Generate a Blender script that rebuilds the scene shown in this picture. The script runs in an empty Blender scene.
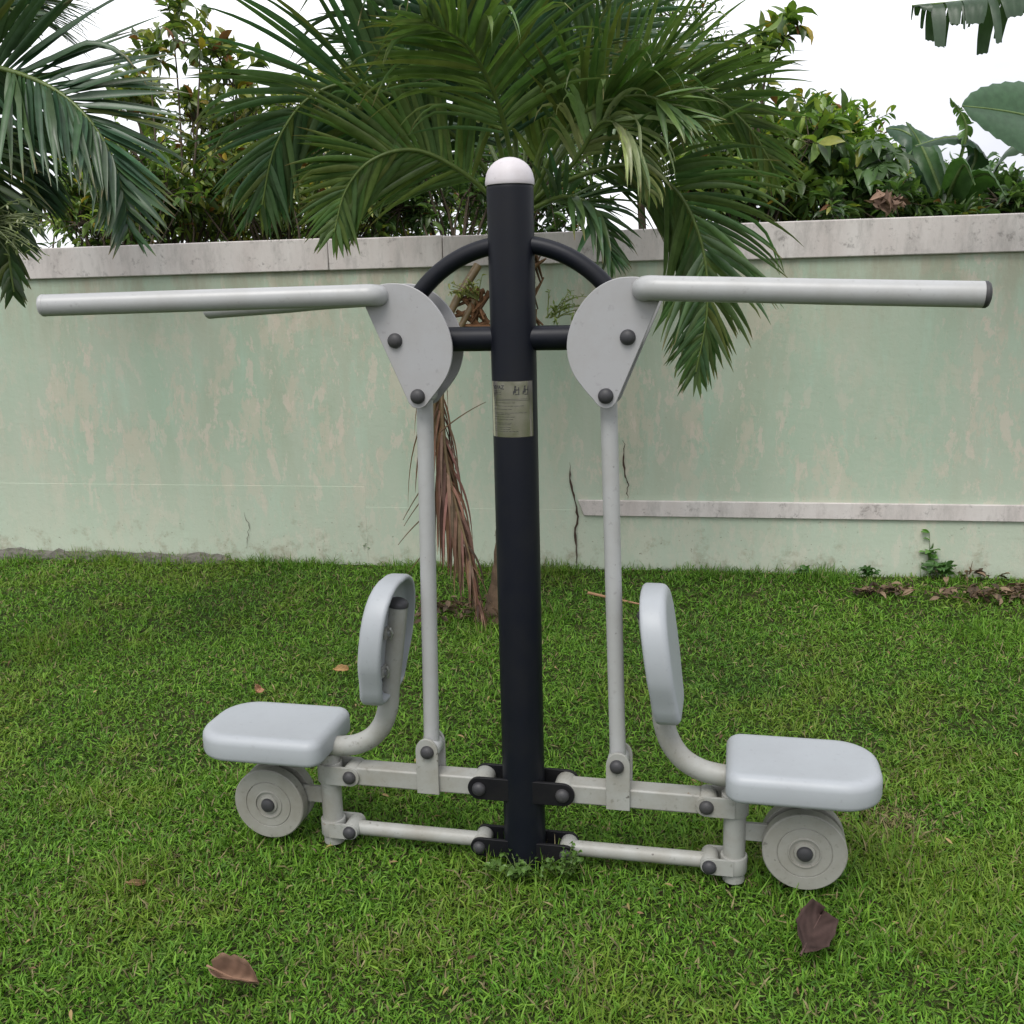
import bpy, bmesh, math, random
import numpy as np
from mathutils import Vector, Matrix
random.seed(7); rng = np.random.default_rng(11)
R = math.radians
C = bpy.context.scene.collection
sc = bpy.context.scene

# ------------------------------------------------------------------ camera
F, PIT, ROLL = 1002.7, 0.21189, -0.024408
CAM = np.array([-0.0140, -2.53, 1.5547])
_fw = np.array([0, math.cos(PIT), -math.sin(PIT)]); _r = np.array([1., 0, 0]); _u = np.cross(_r, _fw)
CR = _r*math.cos(ROLL) + _u*math.sin(ROLL); CU = -_r*math.sin(ROLL) + _u*math.cos(ROLL)
def at(px, py, y):
    "point of the world seen at px, py and standing at depth y"
    d = _fw + CR*(px-512)/F - CU*(py-512)/F
    return CAM + d*((y-CAM[1])/d[1])
def ground_at(px, py, z=0.0):
    d = _fw + CR*(px-512)/F - CU*(py-512)/F
    return CAM + d*((z-CAM[2])/d[2])
cd = bpy.data.cameras.new('camera'); co = bpy.data.objects.new('camera', cd); C.objects.link(co)
cd.sensor_width = 36; cd.lens = F/1024*36; cd.clip_start = .05; cd.clip_end = 2000
co.matrix_world = Matrix(((CR[0], CU[0], -_fw[0], CAM[0]), (CR[1], CU[1], -_fw[1], CAM[1]), (CR[2], CU[2], -_fw[2], CAM[2]), (0, 0, 0, 1)))
sc.camera = co

# ------------------------------------------------------------------ materials
def mat(name):
    m = bpy.data.materials.new(name); m.use_nodes = True
    nt = m.node_tree; b = nt.nodes['Principled BSDF']
    return m, nt, b
def N(nt, t, **kw):
    n = nt.nodes.new(t)
    for k, v in kw.items(): setattr(n, k, v)
    return n
def noise(nt, vec, scale, detail=4, rough=.55, dist=0):
    n = N(nt, 'ShaderNodeTexNoise'); n.inputs['Scale'].default_value = scale
    n.inputs['Detail'].default_value = detail; n.inputs['Roughness'].default_value = rough; n.inputs['Distortion'].default_value = dist
    if vec is not None: nt.links.new(vec, n.inputs['Vector'])
    return n.outputs['Fac']
def ramp(nt, fac, a, b, ca=(0, 0, 0), cb=(1, 1, 1)):
    r = N(nt, 'ShaderNodeValToRGB'); e = r.color_ramp.elements
    e[0].position = a; e[1].position = b; e[0].color = (*ca, 1); e[1].color = (*cb, 1)
    nt.links.new(fac, r.inputs['Fac']); return r.outputs['Color']
def mix(nt, fac, a, b, mode='MIX'):
    m = N(nt, 'ShaderNodeMix', data_type='RGBA', blend_type=mode)
    for sock, v in ((m.inputs[0], fac), (m.inputs[6], a), (m.inputs[7], b)):
        if isinstance(v, (int, float)): sock.default_value = v
        elif isinstance(v, tuple): sock.default_value = (*v, 1)
        else: nt.links.new(v, sock)
    return m.outputs[2]
def mapped(nt, scale=(1, 1, 1), loc=(0, 0, 0)):
    t = N(nt, 'ShaderNodeTexCoord'); m = N(nt, 'ShaderNodeMapping')
    m.inputs['Scale'].default_value = scale; m.inputs['Location'].default_value = loc
    nt.links.new(t.outputs['Object'], m.inputs['Vector']); return m.outputs['Vector']
def bump(nt, b, h, strength, dist=.01):
    n = N(nt, 'ShaderNodeBump'); n.inputs['Strength'].default_value = strength; n.inputs['Distance'].default_value = dist
    nt.links.new(h, n.inputs['Height']); nt.links.new(n.outputs['Normal'], b.inputs['Normal'])
def mathn(nt, op, a, b=0.0, clamp=False):
    n = N(nt, 'ShaderNodeMath', operation=op); n.use_clamp = clamp
    for s, v in ((n.inputs[0], a), (n.inputs[1], b)):
        if isinstance(v, (int, float)): s.default_value = v
        else: nt.links.new(v, s)
    return n.outputs[0]

def paint(name, c, dirt, rough=.42, amt=.5, spec=.5, bumps=.06, dscale=9, metallic=0, rust=0):
    m, nt, b = mat(name); v = mapped(nt)
    n1 = noise(nt, v, dscale, 6, .65); n2 = noise(nt, v, 60, 3, .6)
    f = mathn(nt, 'MULTIPLY', ramp(nt, n1, .42, .75), amt)
    col = mix(nt, f, c, dirt)
    col = mix(nt, mathn(nt, 'MULTIPLY', ramp(nt, n2, .62, .74), amt*.6), col, tuple(x*.55 for x in dirt))
    if rust:
        rn = mathn(nt, 'MULTIPLY', ramp(nt, noise(nt, v, 13, 8, .75, .4), .655, .70), rust); col = mix(nt, rn, col, (.16, .085, .04))
        cn_ = mathn(nt, 'MULTIPLY', ramp(nt, noise(nt, v, 38, 2, .5), .735, .75), rust); col = mix(nt, cn_, col, (.05, .04, .035))
    nt.links.new(col, b.inputs['Base Color'])
    rr = N(nt, 'ShaderNodeMapRange'); nt.links.new(n1, rr.inputs[0]); rr.inputs[3].default_value = rough-.08; rr.inputs[4].default_value = rough+.15
    nt.links.new(rr.outputs[0], b.inputs['Roughness']); b.inputs['Specular IOR Level'].default_value = spec
    b.inputs['Metallic'].default_value = metallic
    bump(nt, b, n2, bumps, .002); return m
M = {}
M['plate'] = paint('silver_grey_paint', (.31, .31, .318), (.25, .235, .215), .42, .45, rust=.3)
M['tube'] = paint('grey_tube_paint', (.34, .345, .345), (.26, .255, .235), .34, .5, rust=.35)
M['arm'] = paint('dusty_grey_paint', (.285, .288, .270), (.20, .185, .15), .45, .8, rust=.75)
M['wheel'] = paint('dusty_wheel_paint', (.255, .252, .228), (.185, .175, .145), .5, .9, rust=.5)
M['navy'] = paint('dark_navy_paint', (.0045, .0055, .010), (.009, .0095, .011), .42, .7, .22)
M['lug'] = paint('black_steel_paint', (.005, .005, .007), (.014, .013, .012), .5, .6, .2)
M['bolt'] = paint('black_plastic', (.030, .030, .034), (.055, .052, .048), .5, .6, .4)
M['seat'] = paint('pale_blue_grey_plastic', (.315, .335, .355), (.26, .27, .28), .42, .35, .4, .03, 5)
M['cap'] = paint('white_plastic', (.52, .49, .51), (.40, .36, .36), .5, .5, .4, .05, 20)
M['zinc'] = paint('zinc_hardware', (.55, .55, .55), (.2, .19, .17), .3, .6, .5, .05, 40, .9)
M['name'] = paint('brushed_nameplate', (.68, .62, .57), (.5, .46, .41), .17, .3, .5, .02, 30, 1.0)
M['ink'] = paint('black_print', (.02, .02, .02), (.05, .05, .05), .5, .5)
M['bark'] = paint('palm_bark', (.11, .075, .05), (.05, .038, .028), .9, .9, .1, .8, 14)
M['wood'] = paint('twig_bark', (.10, .080, .058), (.05, .042, .034), .9, .8, .1, .5, 20)
M['crackm'] = paint('crack_dirt', (.05, .035, .028), (.09, .06, .045), .95, .8, .1)

def leafmat(name, rough=.42, trans=.25, spec=.4, streak=0):
    m, nt, b = mat(name)
    a = N(nt, 'ShaderNodeAttribute', attribute_name='tint'); col = a.outputs['Color']
    v = mapped(nt); n = noise(nt, v, 25, 3)
    col = mix(nt, 1.0, col, ramp(nt, n, .3, .7, (.78, .78, .74), (1.15, 1.12, 1.1)), 'MULTIPLY')
    nt.links.new(col, b.inputs['Base Color']); b.inputs['Roughness'].default_value = rough; b.inputs['Specular IOR Level'].default_value = spec
    t = N(nt, 'ShaderNodeBsdfTranslucent'); nt.links.new(mix(nt, 1.0, col, (1.1, 1.3, .6), 'MULTIPLY'), t.inputs['Color'])
    s = N(nt, 'ShaderNodeMixShader'); s.inputs[0].default_value = trans
    nt.links.new(b.outputs[0], s.inputs[1]); nt.links.new(t.outputs[0], s.inputs[2])
    nt.links.new(s.outputs[0], nt.nodes['Material Output'].inputs['Surface']); return m
M['grass'] = leafmat('grass_blade', .5, .32, .22)
M['palm'] = leafmat('palm_leaflet', .36, .22, .5)
M['leaf'] = leafmat('broad_leaf', .36, .38, .5)
M['banana'] = leafmat('banana_leaf', .36, .3, .45)
M['dry'] = leafmat('dry_leaf', .8, .12, .15)

# ------------------------------------------------------------------ object helpers
def link(name, me, m=None, parent=None):
    o = bpy.data.objects.new(name, me); C.objects.link(o)
    if m: me.materials.append(m)
    if parent: o.parent = parent
    return o
def tag(o, label, cat, group=None):
    o['label'] = label; o['category'] = cat
    if group: o['group'] = group
    return o
def empty(name, loc=(0, 0, 0), rz=0):
    o = bpy.data.objects.new(name, None); C.objects.link(o); o.location = loc; o.rotation_euler = (0, 0, rz); o.empty_display_size = .2
    return o
def bm_obj(name, bm, m, parent=None, sharp=35, bev=0):
    bmesh.ops.recalc_face_normals(bm, faces=bm.faces)
    me = bpy.data.meshes.new(name); bm.to_mesh(me); bm.free()
    for p in me.polygons: p.use_smooth = True
    me.set_sharp_from_angle(angle=R(sharp))
    o = link(name, me, m, parent)
    if bev:
        b = o.modifiers.new('bevel', 'BEVEL'); b.width = bev; b.segments = 2; b.limit_method = 'ANGLE'; b.angle_limit = R(40)
        b.harden_normals = False
    return o
def np_obj(name, V, Q, m, parent=None, tint=None, smooth=True):
    V = np.asarray(V, dtype=np.float32).reshape(-1, 3); Q = np.asarray(Q, dtype=np.int32)
    k = Q.shape[1]; me = bpy.data.meshes.new(name)
    me.vertices.add(len(V)); me.vertices.foreach_set('co', V.ravel())
    me.loops.add(Q.size); me.loops.foreach_set('vertex_index', Q.ravel())
    me.polygons.add(len(Q)); me.polygons.foreach_set('loop_start', np.arange(0, Q.size, k, dtype=np.int32))
    me.polygons.foreach_set('use_smooth', np.full(len(Q), smooth))
    me.update(calc_edges=True)
    if tint is not None:
        a = me.color_attributes.new('tint', 'FLOAT_COLOR', 'POINT')
        t = np.ones((len(V), 4), dtype=np.float32); t[:, :3] = tint; a.data.foreach_set('color', t.ravel())
    return link(name, me, m, parent)
class Acc:
    "collects quads with a tint per vertex"
    def __init__(s): s.V = []; s.Q = []; s.T = []; s.n = 0
    def add(s, V, Q, t):
        V = np.asarray(V).reshape(-1, 3); s.V.append(V); s.Q.append(np.asarray(Q).reshape(-1, 4)+s.n)
        t = np.asarray(t, dtype=float); s.T.append(np.broadcast_to(t, V.shape) if t.ndim == 1 else t); s.n += len(V)
    def build(s, name, m, parent=None, smooth=True):
        return np_obj(name, np.concatenate(s.V), np.concatenate(s.Q), m, parent, np.concatenate(s.T), smooth)

def smooth_path(P, k=6):
    P = [np.asarray(p, float) for p in P]; P = [2*P[0]-P[1]] + P + [2*P[-1]-P[-2]]; out = []
    for i in range(1, len(P)-2):
        for j in range(k):
            t = j/k; a, b, c, d = P[i-1:i+3]
            out.append(.5*((2*b)+(c-a)*t+(2*a-5*b+4*c-d)*t*t+(3*b-a-3*c+d)*t**3))
    out.append(P[-2]); return np.array(out)
def tube(bm, P, r, n=24, dome=0.0, dome0=0.0):
    P = [Vector(p) for p in P]; rr = r if hasattr(r, '__len__') else [r]*len(P); rr = list(rr)
    T0 = (P[1]-P[0]).normalized(); T1 = (P[-1]-P[-2]).normalized()
    if dome:
        e = P[-1].copy(); re = rr[-1]
        for a in (30, 55, 75, 87): P.append(e+T1*dome*math.sin(R(a))); rr.append(re*math.cos(R(a)))
    if dome0:
        s0 = P[0].copy(); re = rr[0]
        for a in (30, 55, 75, 87): P.insert(0, s0-T0*dome0*math.sin(R(a))); rr.insert(0, re*math.cos(R(a)))
    up = Vector((0, 0, 1)) if abs(T0.z) < .9 else Vector((0, 1, 0))
    nrm = (up - T0*up.dot(T0)).normalized(); rings = []
    for i, p in enumerate(P):
        T = (P[min(i+1, len(P)-1)]-P[max(i-1, 0)]).normalized()
        nrm = (nrm - T*nrm.dot(T)).normalized(); bi = T.cross(nrm)
        rings.append([bm.verts.new(p + (nrm*math.cos(2*math.pi*k/n)+bi*math.sin(2*math.pi*k/n))*rr[i]) for k in range(n)])
    for a, b in zip(rings, rings[1:]):
        for k in range(n): bm.faces.new((a[k], a[(k+1) % n], b[(k+1) % n], b[k]))
    bm.faces.new(rings[0][::-1]); bm.faces.new(rings[-1])
def box(bm, x0, x1, y0, y1, z0, z1):
    v = [bm.verts.new((x, y, z)) for x in (x0, x1) for y in (y0, y1) for z in (z0, z1)]
    for f in ((0, 1, 3, 2), (4, 6, 7, 5), (0, 4, 5, 1), (2, 3, 7, 6), (0, 2, 6, 4), (1, 5, 7, 3)): bm.faces.new([v[i] for i in f])
def extr(bm, pts, y0, y1):
    "outline in x, z pushed from y0 to y1"
    a = [bm.verts.new((x, y0, z)) for x, z in pts]; b = [bm.verts.new((x, y1, z)) for x, z in pts]; n = len(pts)
    bm.faces.new(a); bm.faces.new(b[::-1])
    for i in range(n): bm.faces.new((a[i], a[(i+1) % n], b[(i+1) % n], b[i]))
def capsule2d(x0, z0, x1, z1, r, square0=False):
    a = math.atan2(z1-z0, x1-x0); pts = []
    for k in range(13): t = a-math.pi/2+math.pi*k/12; pts.append((x1+r*math.cos(t), z1+r*math.sin(t)))
    if square0:
        for t in (a+math.pi/2, a-math.pi/2): pts.append((x0+r*math.cos(t), z0+r*math.sin(t)))
    else:
        for k in range(13): t = a+math.pi/2+math.pi*k/12; pts.append((x0+r*math.cos(t), z0+r*math.sin(t)))
    return pts
def lathe_y(bm, cx, cz, prof, n=48):
    "prof: list of (radius, y) turned about the y axis through cx, cz"
    rings = [[bm.verts.new((cx+r*math.cos(2*math.pi*k/n), y, cz+r*math.sin(2*math.pi*k/n))) for k in range(n)] for r, y in prof]
    for a, b in zip(rings, rings[1:]):
        for k in range(n): bm.faces.new((a[k], a[(k+1) % n], b[(k+1) % n], b[k]))
    bm.faces.new(rings[0][::-1]); bm.faces.new(rings[-1])
def lathe_z(bm, cx, cy, prof, n=48):
    rings = [[bm.verts.new((cx+r*math.cos(2*math.pi*k/n), cy+r*math.sin(2*math.pi*k/n), z)) for k in range(n)] for r, z in prof]
    for a, b in zip(rings, rings[1:]):
        for k in range(n): bm.faces.new((a[k], a[(k+1) % n], b[(k+1) % n], b[k]))
    bm.faces.new(rings[0][::-1]); bm.faces.new(rings[-1])
def rrect(u0, u1, v0, v1, r0, r1, n=9):
    pts = []
    for cx, cy, r, a0 in ((u1-r1, v1-r1, r1, 0), (u0+r0, v1-r0, r0, 90), (u0+r0, v0+r0, r0, 180), (u1-r1, v0+r1, r1, 270)):
        for k in range(n): t = R(a0+90*k/(n-1)); pts.append((cx+r*math.cos(t), cy+r*math.sin(t)))
    return pts
def pad(bm, out, t, r, crown, fn, cavity=0):
    "a cushion: outline out (counter-clockwise), thickness t, edge radius r; fn(u, v, w) places it"
    P = np.array(out); n = len(P)
    T = np.roll(P, -1, 0)-np.roll(P, 1, 0); T /= np.linalg.norm(T, axis=1)[:, None]+1e-9; nin = np.stack([-T[:, 1], T[:, 0]], 1)
    c = P.mean(0); prof = []
    for a in (0, 30, 60, 90): prof.append((.6*r*(1-math.sin(R(a))), .6*r*(1-math.cos(R(a))), 0))
    for a in (0, 22, 45, 67, 85): prof.append((r*(1-math.cos(R(a))), t-r+r*math.sin(R(a)), 0))
    if cavity: prof = [(.06, cavity, 0), (.028, cavity, 0), (.020, cavity*.8, 0), (.016, .003, 0)]+prof[:1]+prof[1:]
    rings = []
    for ins, w, _ in prof:
        q = P+nin*ins; rings.append([bm.verts.new(fn(x, y, w)) for x, y in q])
    q0 = P+nin*r
    for s in (.93, .8, .6, .35, .1):
        q = c+(q0-c)*s; w = t+crown*(1-s*s); rings.append([bm.verts.new(fn(x, y, w)) for x, y in q])
    for a, b in zip(rings, rings[1:]):
        for k in range(n): bm.faces.new((a[k], a[(k+1) % n], b[(k+1) % n], b[k]))
    bm.faces.new(rings[0][::-1]); bm.faces.new(rings[-1])

# ------------------------------------------------------------------ the exercise machine
PSI = 0.219607
root = empty('exercise_machine', (0, 0, 0), -PSI)
tag(root, 'grey and dark navy two-seat outdoor gym machine with long lever handles standing on the lawn', 'exercise machine')
bm = bmesh.new(); lathe_z(bm, 0, 0, [(.057, -.25), (.057, 1.806), (.0565, 1.812), (.055, 1.815)], 64)
post = bm_obj('post', bm, M['navy'], root); post['label'] = 'dark navy round centre post'
bm = bmesh.new()
prof = [(.0585, 1.8155), (.0595, 1.818), (.0595, 1.826)]+[(.0585*math.cos(R(a)), 1.828+.053*math.sin(R(a))) for a in (5, 15, 27, 40, 52, 64, 75, 86)]
lathe_z(bm, 0, 0, prof, 64); o = bm_obj('post_cap', bm, M['cap'], post); o['label'] = 'white domed cap'
# nameplate wrapped on the post
def wrap(u, z, r=.0577):  # u: arc length from the front
    a = u/.057; return (r*math.sin(a), -r*math.cos(a), z)
bm = bmesh.new(); nu = 30
g0 = [[bm.verts.new(wrap(-.062+.124*i/nu, z)) for i in range(nu+1)] for z in (1.212, 1.216, 1.28, 1.346, 1.35)]
for a, b in zip(g0, g0[1:]):
    for i in range(nu): bm.faces.new((a[i], a[i+1], b[i+1], b[i]))
npl = bm_obj('nameplate', bm, M['name'], post); npl['label'] = 'shiny metal nameplate with black print'
def printed(bm, u0, u1, z0, z1, r=.05795):
    k = max(1, int(abs(u1-u0)/.004)); lo = [bm.verts.new(wrap(u0+(u1-u0)*i/k, z0, r)) for i in range(k+1)]; hi = [bm.verts.new(wrap(u0+(u1-u0)*i/k, z1, r)) for i in range(k+1)]
    for i in range(k): bm.faces.new((lo[i], lo[i+1], hi[i+1], hi[i]))
bm = bmesh.new()
tc = bpy.data.curves.new('word', 'FONT'); tc.body = 'VIVAZ'; tc.size = .0135; tc.offset = .0004
to = bpy.data.objects.new('word', tc); C.objects.link(to); bpy.context.view_layer.update()
tm = to.evaluated_get(bpy.context.evaluated_depsgraph_get()).to_mesh()
vs = [bm.verts.new(wrap(-.052+v.co.x, 1.331+v.co.y, .05795)) for v in tm.vertices]
for p in tm.polygons:
    try: bm.faces.new([vs[i] for i in p.vertices])
    except ValueError: pass
bpy.data.objects.remove(to)
rr = random.Random(3)
for z in (1.326, 1.322, 1.318): printed(bm, -.050, -.020-rr.random()*.006, z, z+.0012)
for z in (1.306, 1.3025): printed(bm, -.050, .05, z, z+.001)
for z in (1.297, 1.289, 1.281, 1.272, 1.268, 1.262, 1.256, 1.247, 1.243, 1.236, 1.231, 1.226):
    u = -.048
    while u < rr.uniform(-.01, .04):
        w = rr.uniform(.004, .012); printed(bm, u, u+w, z, z+.0011); u += w+.002
for fx in (.008, .032):        # two exercising figures
    printed(bm, fx+.004, fx+.008, 1.334, 1.339); printed(bm, fx+.003, fx+.008, 1.322, 1.333); printed(bm, fx, fx+.003, 1.318, 1.327)
    printed(bm, fx+.008, fx+.014, 1.328, 1.3305); printed(bm, fx+.013, fx+.0155, 1.316, 1.336); printed(bm, fx+.005, fx+.012, 1.3165, 1.319)
bm_obj('print', bm, M['ink'], npl)
# lugs on the post
for s in (-1, 1):
    for z, x1, r, yy in ((.247, .115, .032, .041), (.068, .120, .026, .036)):
        bm = bmesh.new()
        for q in (-1, 1): extr(bm, capsule2d(0.02*s, z, x1*s, z, r, True), q*yy-.005, q*yy+.005)
        lg = bm_obj('lug', bm, M['lug'], post, bev=.0015)
def bolt(x, z, y, r, parent):
    bm = bmesh.new(); sg = -1
    for sg in (-1, 1):
        lathe_y(bm, x, z, [(r*1.02, sg*(y-.004)), (r*1.02, sg*(y+.002)), (r*.97, sg*(y+.006)), (r*.82, sg*(y+.010)), (r*.55, sg*(y+.0135)), (r*.2, sg*(y+.015))], 24)
    bm2 = bm; tube(bm2, [(x, -y, z), (x, y, z)], r*.5, 12)
    return bm_obj('bolt_cap', bm2, M['bolt'], parent)
bolt(.115, .247, .047, .0185, post); bolt(-.115, .247, .047, .0185, post); bolt(.121, .068, .042, .017, post); bolt(-.121, .068, .042, .017, post)
# arch and crossbar
bm = bmesh.new(); tube(bm, [(-.285, 0, 1.452), (.285, 0, 1.452)], .0305, 32); bm_obj('crossbar', bm, M['navy'], root)
bm = bmesh.new(); tube(bm, [(.3075*math.cos(R(a)), 0, 1.372+.3075*math.sin(R(a))) for a in np.linspace(18, 162, 49)], .0215, 24); bm_obj('arch', bm, M['navy'], root)
HZ = {1: (1.566, 1.534), -1: (1.566, 1.560)}
for s in (-1, 1):
    # fan plates
    out = [(.375, 1.562), (.352, 1.582), (.325, 1.590), (.295, 1.593), (.258, 1.589), (.222, 1.573), (.190, 1.546), (.165, 1.511), (.149, 1.472), (.143, 1.435), (.147, 1.398), (.160, 1.364), (.182, 1.333), (.205, 1.306), (.219, 1.290), (.236, 1.283), (.252, 1.287), (.262, 1.298)]
    out = [out[0]]+[tuple(q_) for q_ in smooth_path(out[1:-1], 5)]+[out[-1]]
    for q, nm in ((-1, 'front'), (1, 'rear')):
        bm = bmesh.new(); extr(bm, [(s*x, z) for x, z in out], q*.052-.004, q*.052+.004)
        pl = bm_obj('fan_plate', bm, M['plate'], root, bev=.0015)
    bm = bmesh.new(); lathe_y(bm, s*.290, 1.453, [(.026, -.048), (.026, .048)], 24); bm_obj('pivot_sleeve', bm, M['plate'], root)
    bolt(s*.290, 1.453, .057, .0185, pl); bolt(s*.237, 1.314, .057, .0185, pl)
    # handles: one to each side of the sitter, splayed
    za, zb = HZ[s]; rh = .0285 if s > 0 else .0265
    for q in (-1, 1):
        xe, ye = {(1, -1): (1.063, .095), (-1, -1): (1.118, .265), (1, 1): (.95, .23), (-1, 1): (.95, .24)}[(s, q)]
        zc = zb if q < 0 else 1.538
        P = smooth_path([(s*.328, q*.044, za-.002), (s*.330, q*.070, za-.001), (s*.346, q*.086, za), (s*.40, q*.092, za-(za-zc)*.1), (s*.55, q*(.092+(ye-.092)*.22), za-(za-zc)*.30), (s*(xe+.45)/2, q*(.092+(ye-.092)*.55), za-(za-zc)*.6), (s*xe, q*ye, zc)], 6)
        bm = bmesh.new(); tube(bm, P, rh, 28); h = bm_obj('handle', bm, M['tube'], root)
        T = Vector(P[-1]-P[-2]).normalized(); e = Vector(P[-1])
        bm = bmesh.new(); tube(bm, [e-T*.004, e+T*.003], rh+.0004, 28, dome=.010); bm_obj('end_cap', bm, M['bolt' if s > 0 else 'tube'], h)
    # push rod
    bm = bmesh.new(); tube(bm, [(s*.237, 0, 1.30), (s*.2585, 0, .352)], .0215, 28); rod = bm_obj('push_rod', bm, M['tube'], root)
    bm = bmesh.new(); lathe_y(bm, s*.2590, .339, [(.026, -.028), (.028, -.025), (.028, .025), (.026, .028)], 28); bm_obj('rod_end', bm, M['tube'], rod)
    bm = bmesh.new(); lathe_y(bm, s*.237, 1.314, [(.024, -.046), (.024, .046)], 24); bm_obj('rod_end', bm, M['tube'], rod)
    # swing arm with the two rod cheeks
    bm = bmesh.new(); box(bm, *sorted((s*.128, s*.478)), -.029, .029, .216, .270)
    arm = bm_obj('swing_arm', bm, M['arm'], root, bev=.005)
    bm = bmesh.new(); lathe_y(bm, s*.115, .247, [(.0285, -.035), (.0305, -.032), (.0305, .032), (.0285, .035)], 28); bm_obj('knuckle', bm, M['arm'], arm); bm = bmesh.new(); lathe_y(bm, s*.493, .243, [(.0275, -.031), (.0295, -.028), (.0295, .028), (.0275, .031)], 28)
    bm_obj('knuckle', bm, M['arm'], arm)
    bm = bmesh.new()
    for q in (-1, 1):
        extr(bm, [(s*.231, .214), (s*.294, .214)]+[(s*(.2625+.0315*math.cos(R(a))), .340+.036*math.sin(R(a))) for a in range(0, 181, 15)], q*.0345-.0045, q*.0345+.0045)
    br = bm_obj('bracket', bm, M['arm'], arm, bev=.001); bolt(s*.260, .339, .040, .0185, arm)
    # lower link
    bm = bmesh.new(); tube(bm, [(s*.128, 0, .069), (s*.492, 0, .070)], .0205, 24); lk = bm_obj('link_rod', bm, M['arm'], root)
    for x, z in ((.121, .068), (.503, .072)):
        bm = bmesh.new(); lathe_y(bm, s*x, z, [(.0225, -.031), (.0245, -.028), (.0245, .028), (.0225, .031)], 24); bm_obj('knuckle', bm, M['arm'], lk)
    # column
    bm = bmesh.new(); tube(bm, [(s*.566, 0, .022), (s*.566, 0, .298)], .0290, 32, dome0=.008); col = bm_obj('column', bm, M['arm'], root)
    for z, hh, r, xb in ((.243, .0285, .0355, .493), (.072, .0235, .0350, .503)):
        bm = bmesh.new(); lathe_z(bm, s*.566, 0, [(.028, z-hh), (r-.001, z-hh), (r, z-hh+.002), (r, z+hh-.002), (r-.001, z+hh), (.028, z+hh)], 36)
        for q in (-1, 1): extr(bm, capsule2d(s*.566, z, s*xb, z, hh-.001, True), q*.0335-.004, q*.0335+.004)
        bm_obj('collar', bm, M['arm'], col, bev=.0008); bolt(s*xb, z, .038, .0185, col)
    # wheels
    bm = bmesh.new(); box(bm, *sorted((s*.590, s*.70)), -.006, .006, .140, .190); bm_obj('wheel_bracket', bm, M['arm'], col, bev=.002)
    bm = bmesh.new(); tube(bm, [(s*.742, 0, .10), (s*.742, 0, .33)], .016, 16); bm_obj('wheel_stem', bm, M['arm'], col)
    for q in (-1, 1):
        y0, y1 = q*.012, q*.047
        prof = [(.03, y0), (.104, y0), (.106, y0+q*.002), (.106, y1-q*.003), (.103, y1), (.070, y1+q*.0002), (.0690, y1-q*.0022), (.0675, y1-q*.0022), (.0665, y1+q*.0002), (.042, y1), (.041, y1+q*.0028), (.0385, y1+q*.003), (.0375, y1-q*.002), (.028, y1-q*.0025), (.026, y1+q*.003), (.02, y1+q*.004)]
        bm = bmesh.new(); lathe_y(bm, s*.742, .143, prof, 72); w = bm_obj('wheel', bm, M['wheel'], root, sharp=28)
        bm = bmesh.new(); lathe_y(bm, s*.742, .143, [(.0205, y1), (.0205, y1+q*.006), (.018, y1+q*.011), (.011, y1+q*.0145), (.004, y1+q*.0155)], 24); bm_obj('hub_cap', bm, M['bolt'], w)
    # curved seat tube
    P = smooth_path([(s*.66, 0, .318), (s*.56, 0, .318), (s*.52, 0, .320), (s*.475, 0, .330), (s*.430, 0, .356), (s*.398, 0, .398), (s*.380, 0, .450), (s*.374, 0, .50), (s*.358, 0, .61), (s*.338, 0, .745)], 6)
    bm = bmesh.new(); tube(bm, P, .0285, 28); st = bm_obj('seat_tube', bm, M['arm'], root)
    T = Vector(P[-1]-P[-2]).normalized(); e = Vector(P[-1]); bm = bmesh.new(); tube(bm, [e-T*.002, e+T*.006], .030, 24, dome=.014); bm_obj('end_cap', bm, M['bolt'], st)
    # seat
    bm = bmesh.new(); pad(bm, rrect(.540, .922, -.138, .138, .042, .105), .074, .024, -.004, lambda u, v, w: (s*u, v, .310+w))
    bm_obj('seat', bm, M['seat'], root, sharp=60)
    # backrest: outline in (v along depth, z), leaning towards the post
    hw = [(z-.052, h*1.0) for z, h in [(.533, .060), (.540, .088), (.556, .104), (.585, .114), (.615, .124), (.645, .138), (.675, .146), (.72, .149), (.765, .146), (.80, .136), (.83, .118), (.853, .092), (.868, .060), (.874, .028)]]
    ol = [(v, z) for z, v in hw]+[(-v, z) for z, v in hw[::-1]]
    def bk(v, z, w): return (s*(.361-(z-.50)*.135+w), v, z)
    bm = bmesh.new(); pad(bm, ol, .066, .018, .002, bk, .026); b = bm_obj('backrest', bm, M['seat'], root, sharp=60)
    for z in (.68, .57):
        for q in (-1, 1):
            xb = .382-(z-.50)*.135; bm = bmesh.new(); tube(bm, [(s*(xb+.006), q*.048, z), (s*(xb-.012), q*.048, z)], .008, 10)
            tube(bm, [(s*(xb-.012), q*.048, z-.016), (s*(xb-.018), q*.048, z), (s*(xb-.012), q*.048, z+.016)], .0035, 8); bm_obj('wing_nut', bm, M['zinc'], b)
        bm = bmesh.new(); xb = .382-(z-.50)*.135; box(bm, *sorted((s*(xb-.004), s*(xb+.003))), -.060, .060, z-.014, z+.014); bm_obj('mount_strap', bm, M['arm'], b)

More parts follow.
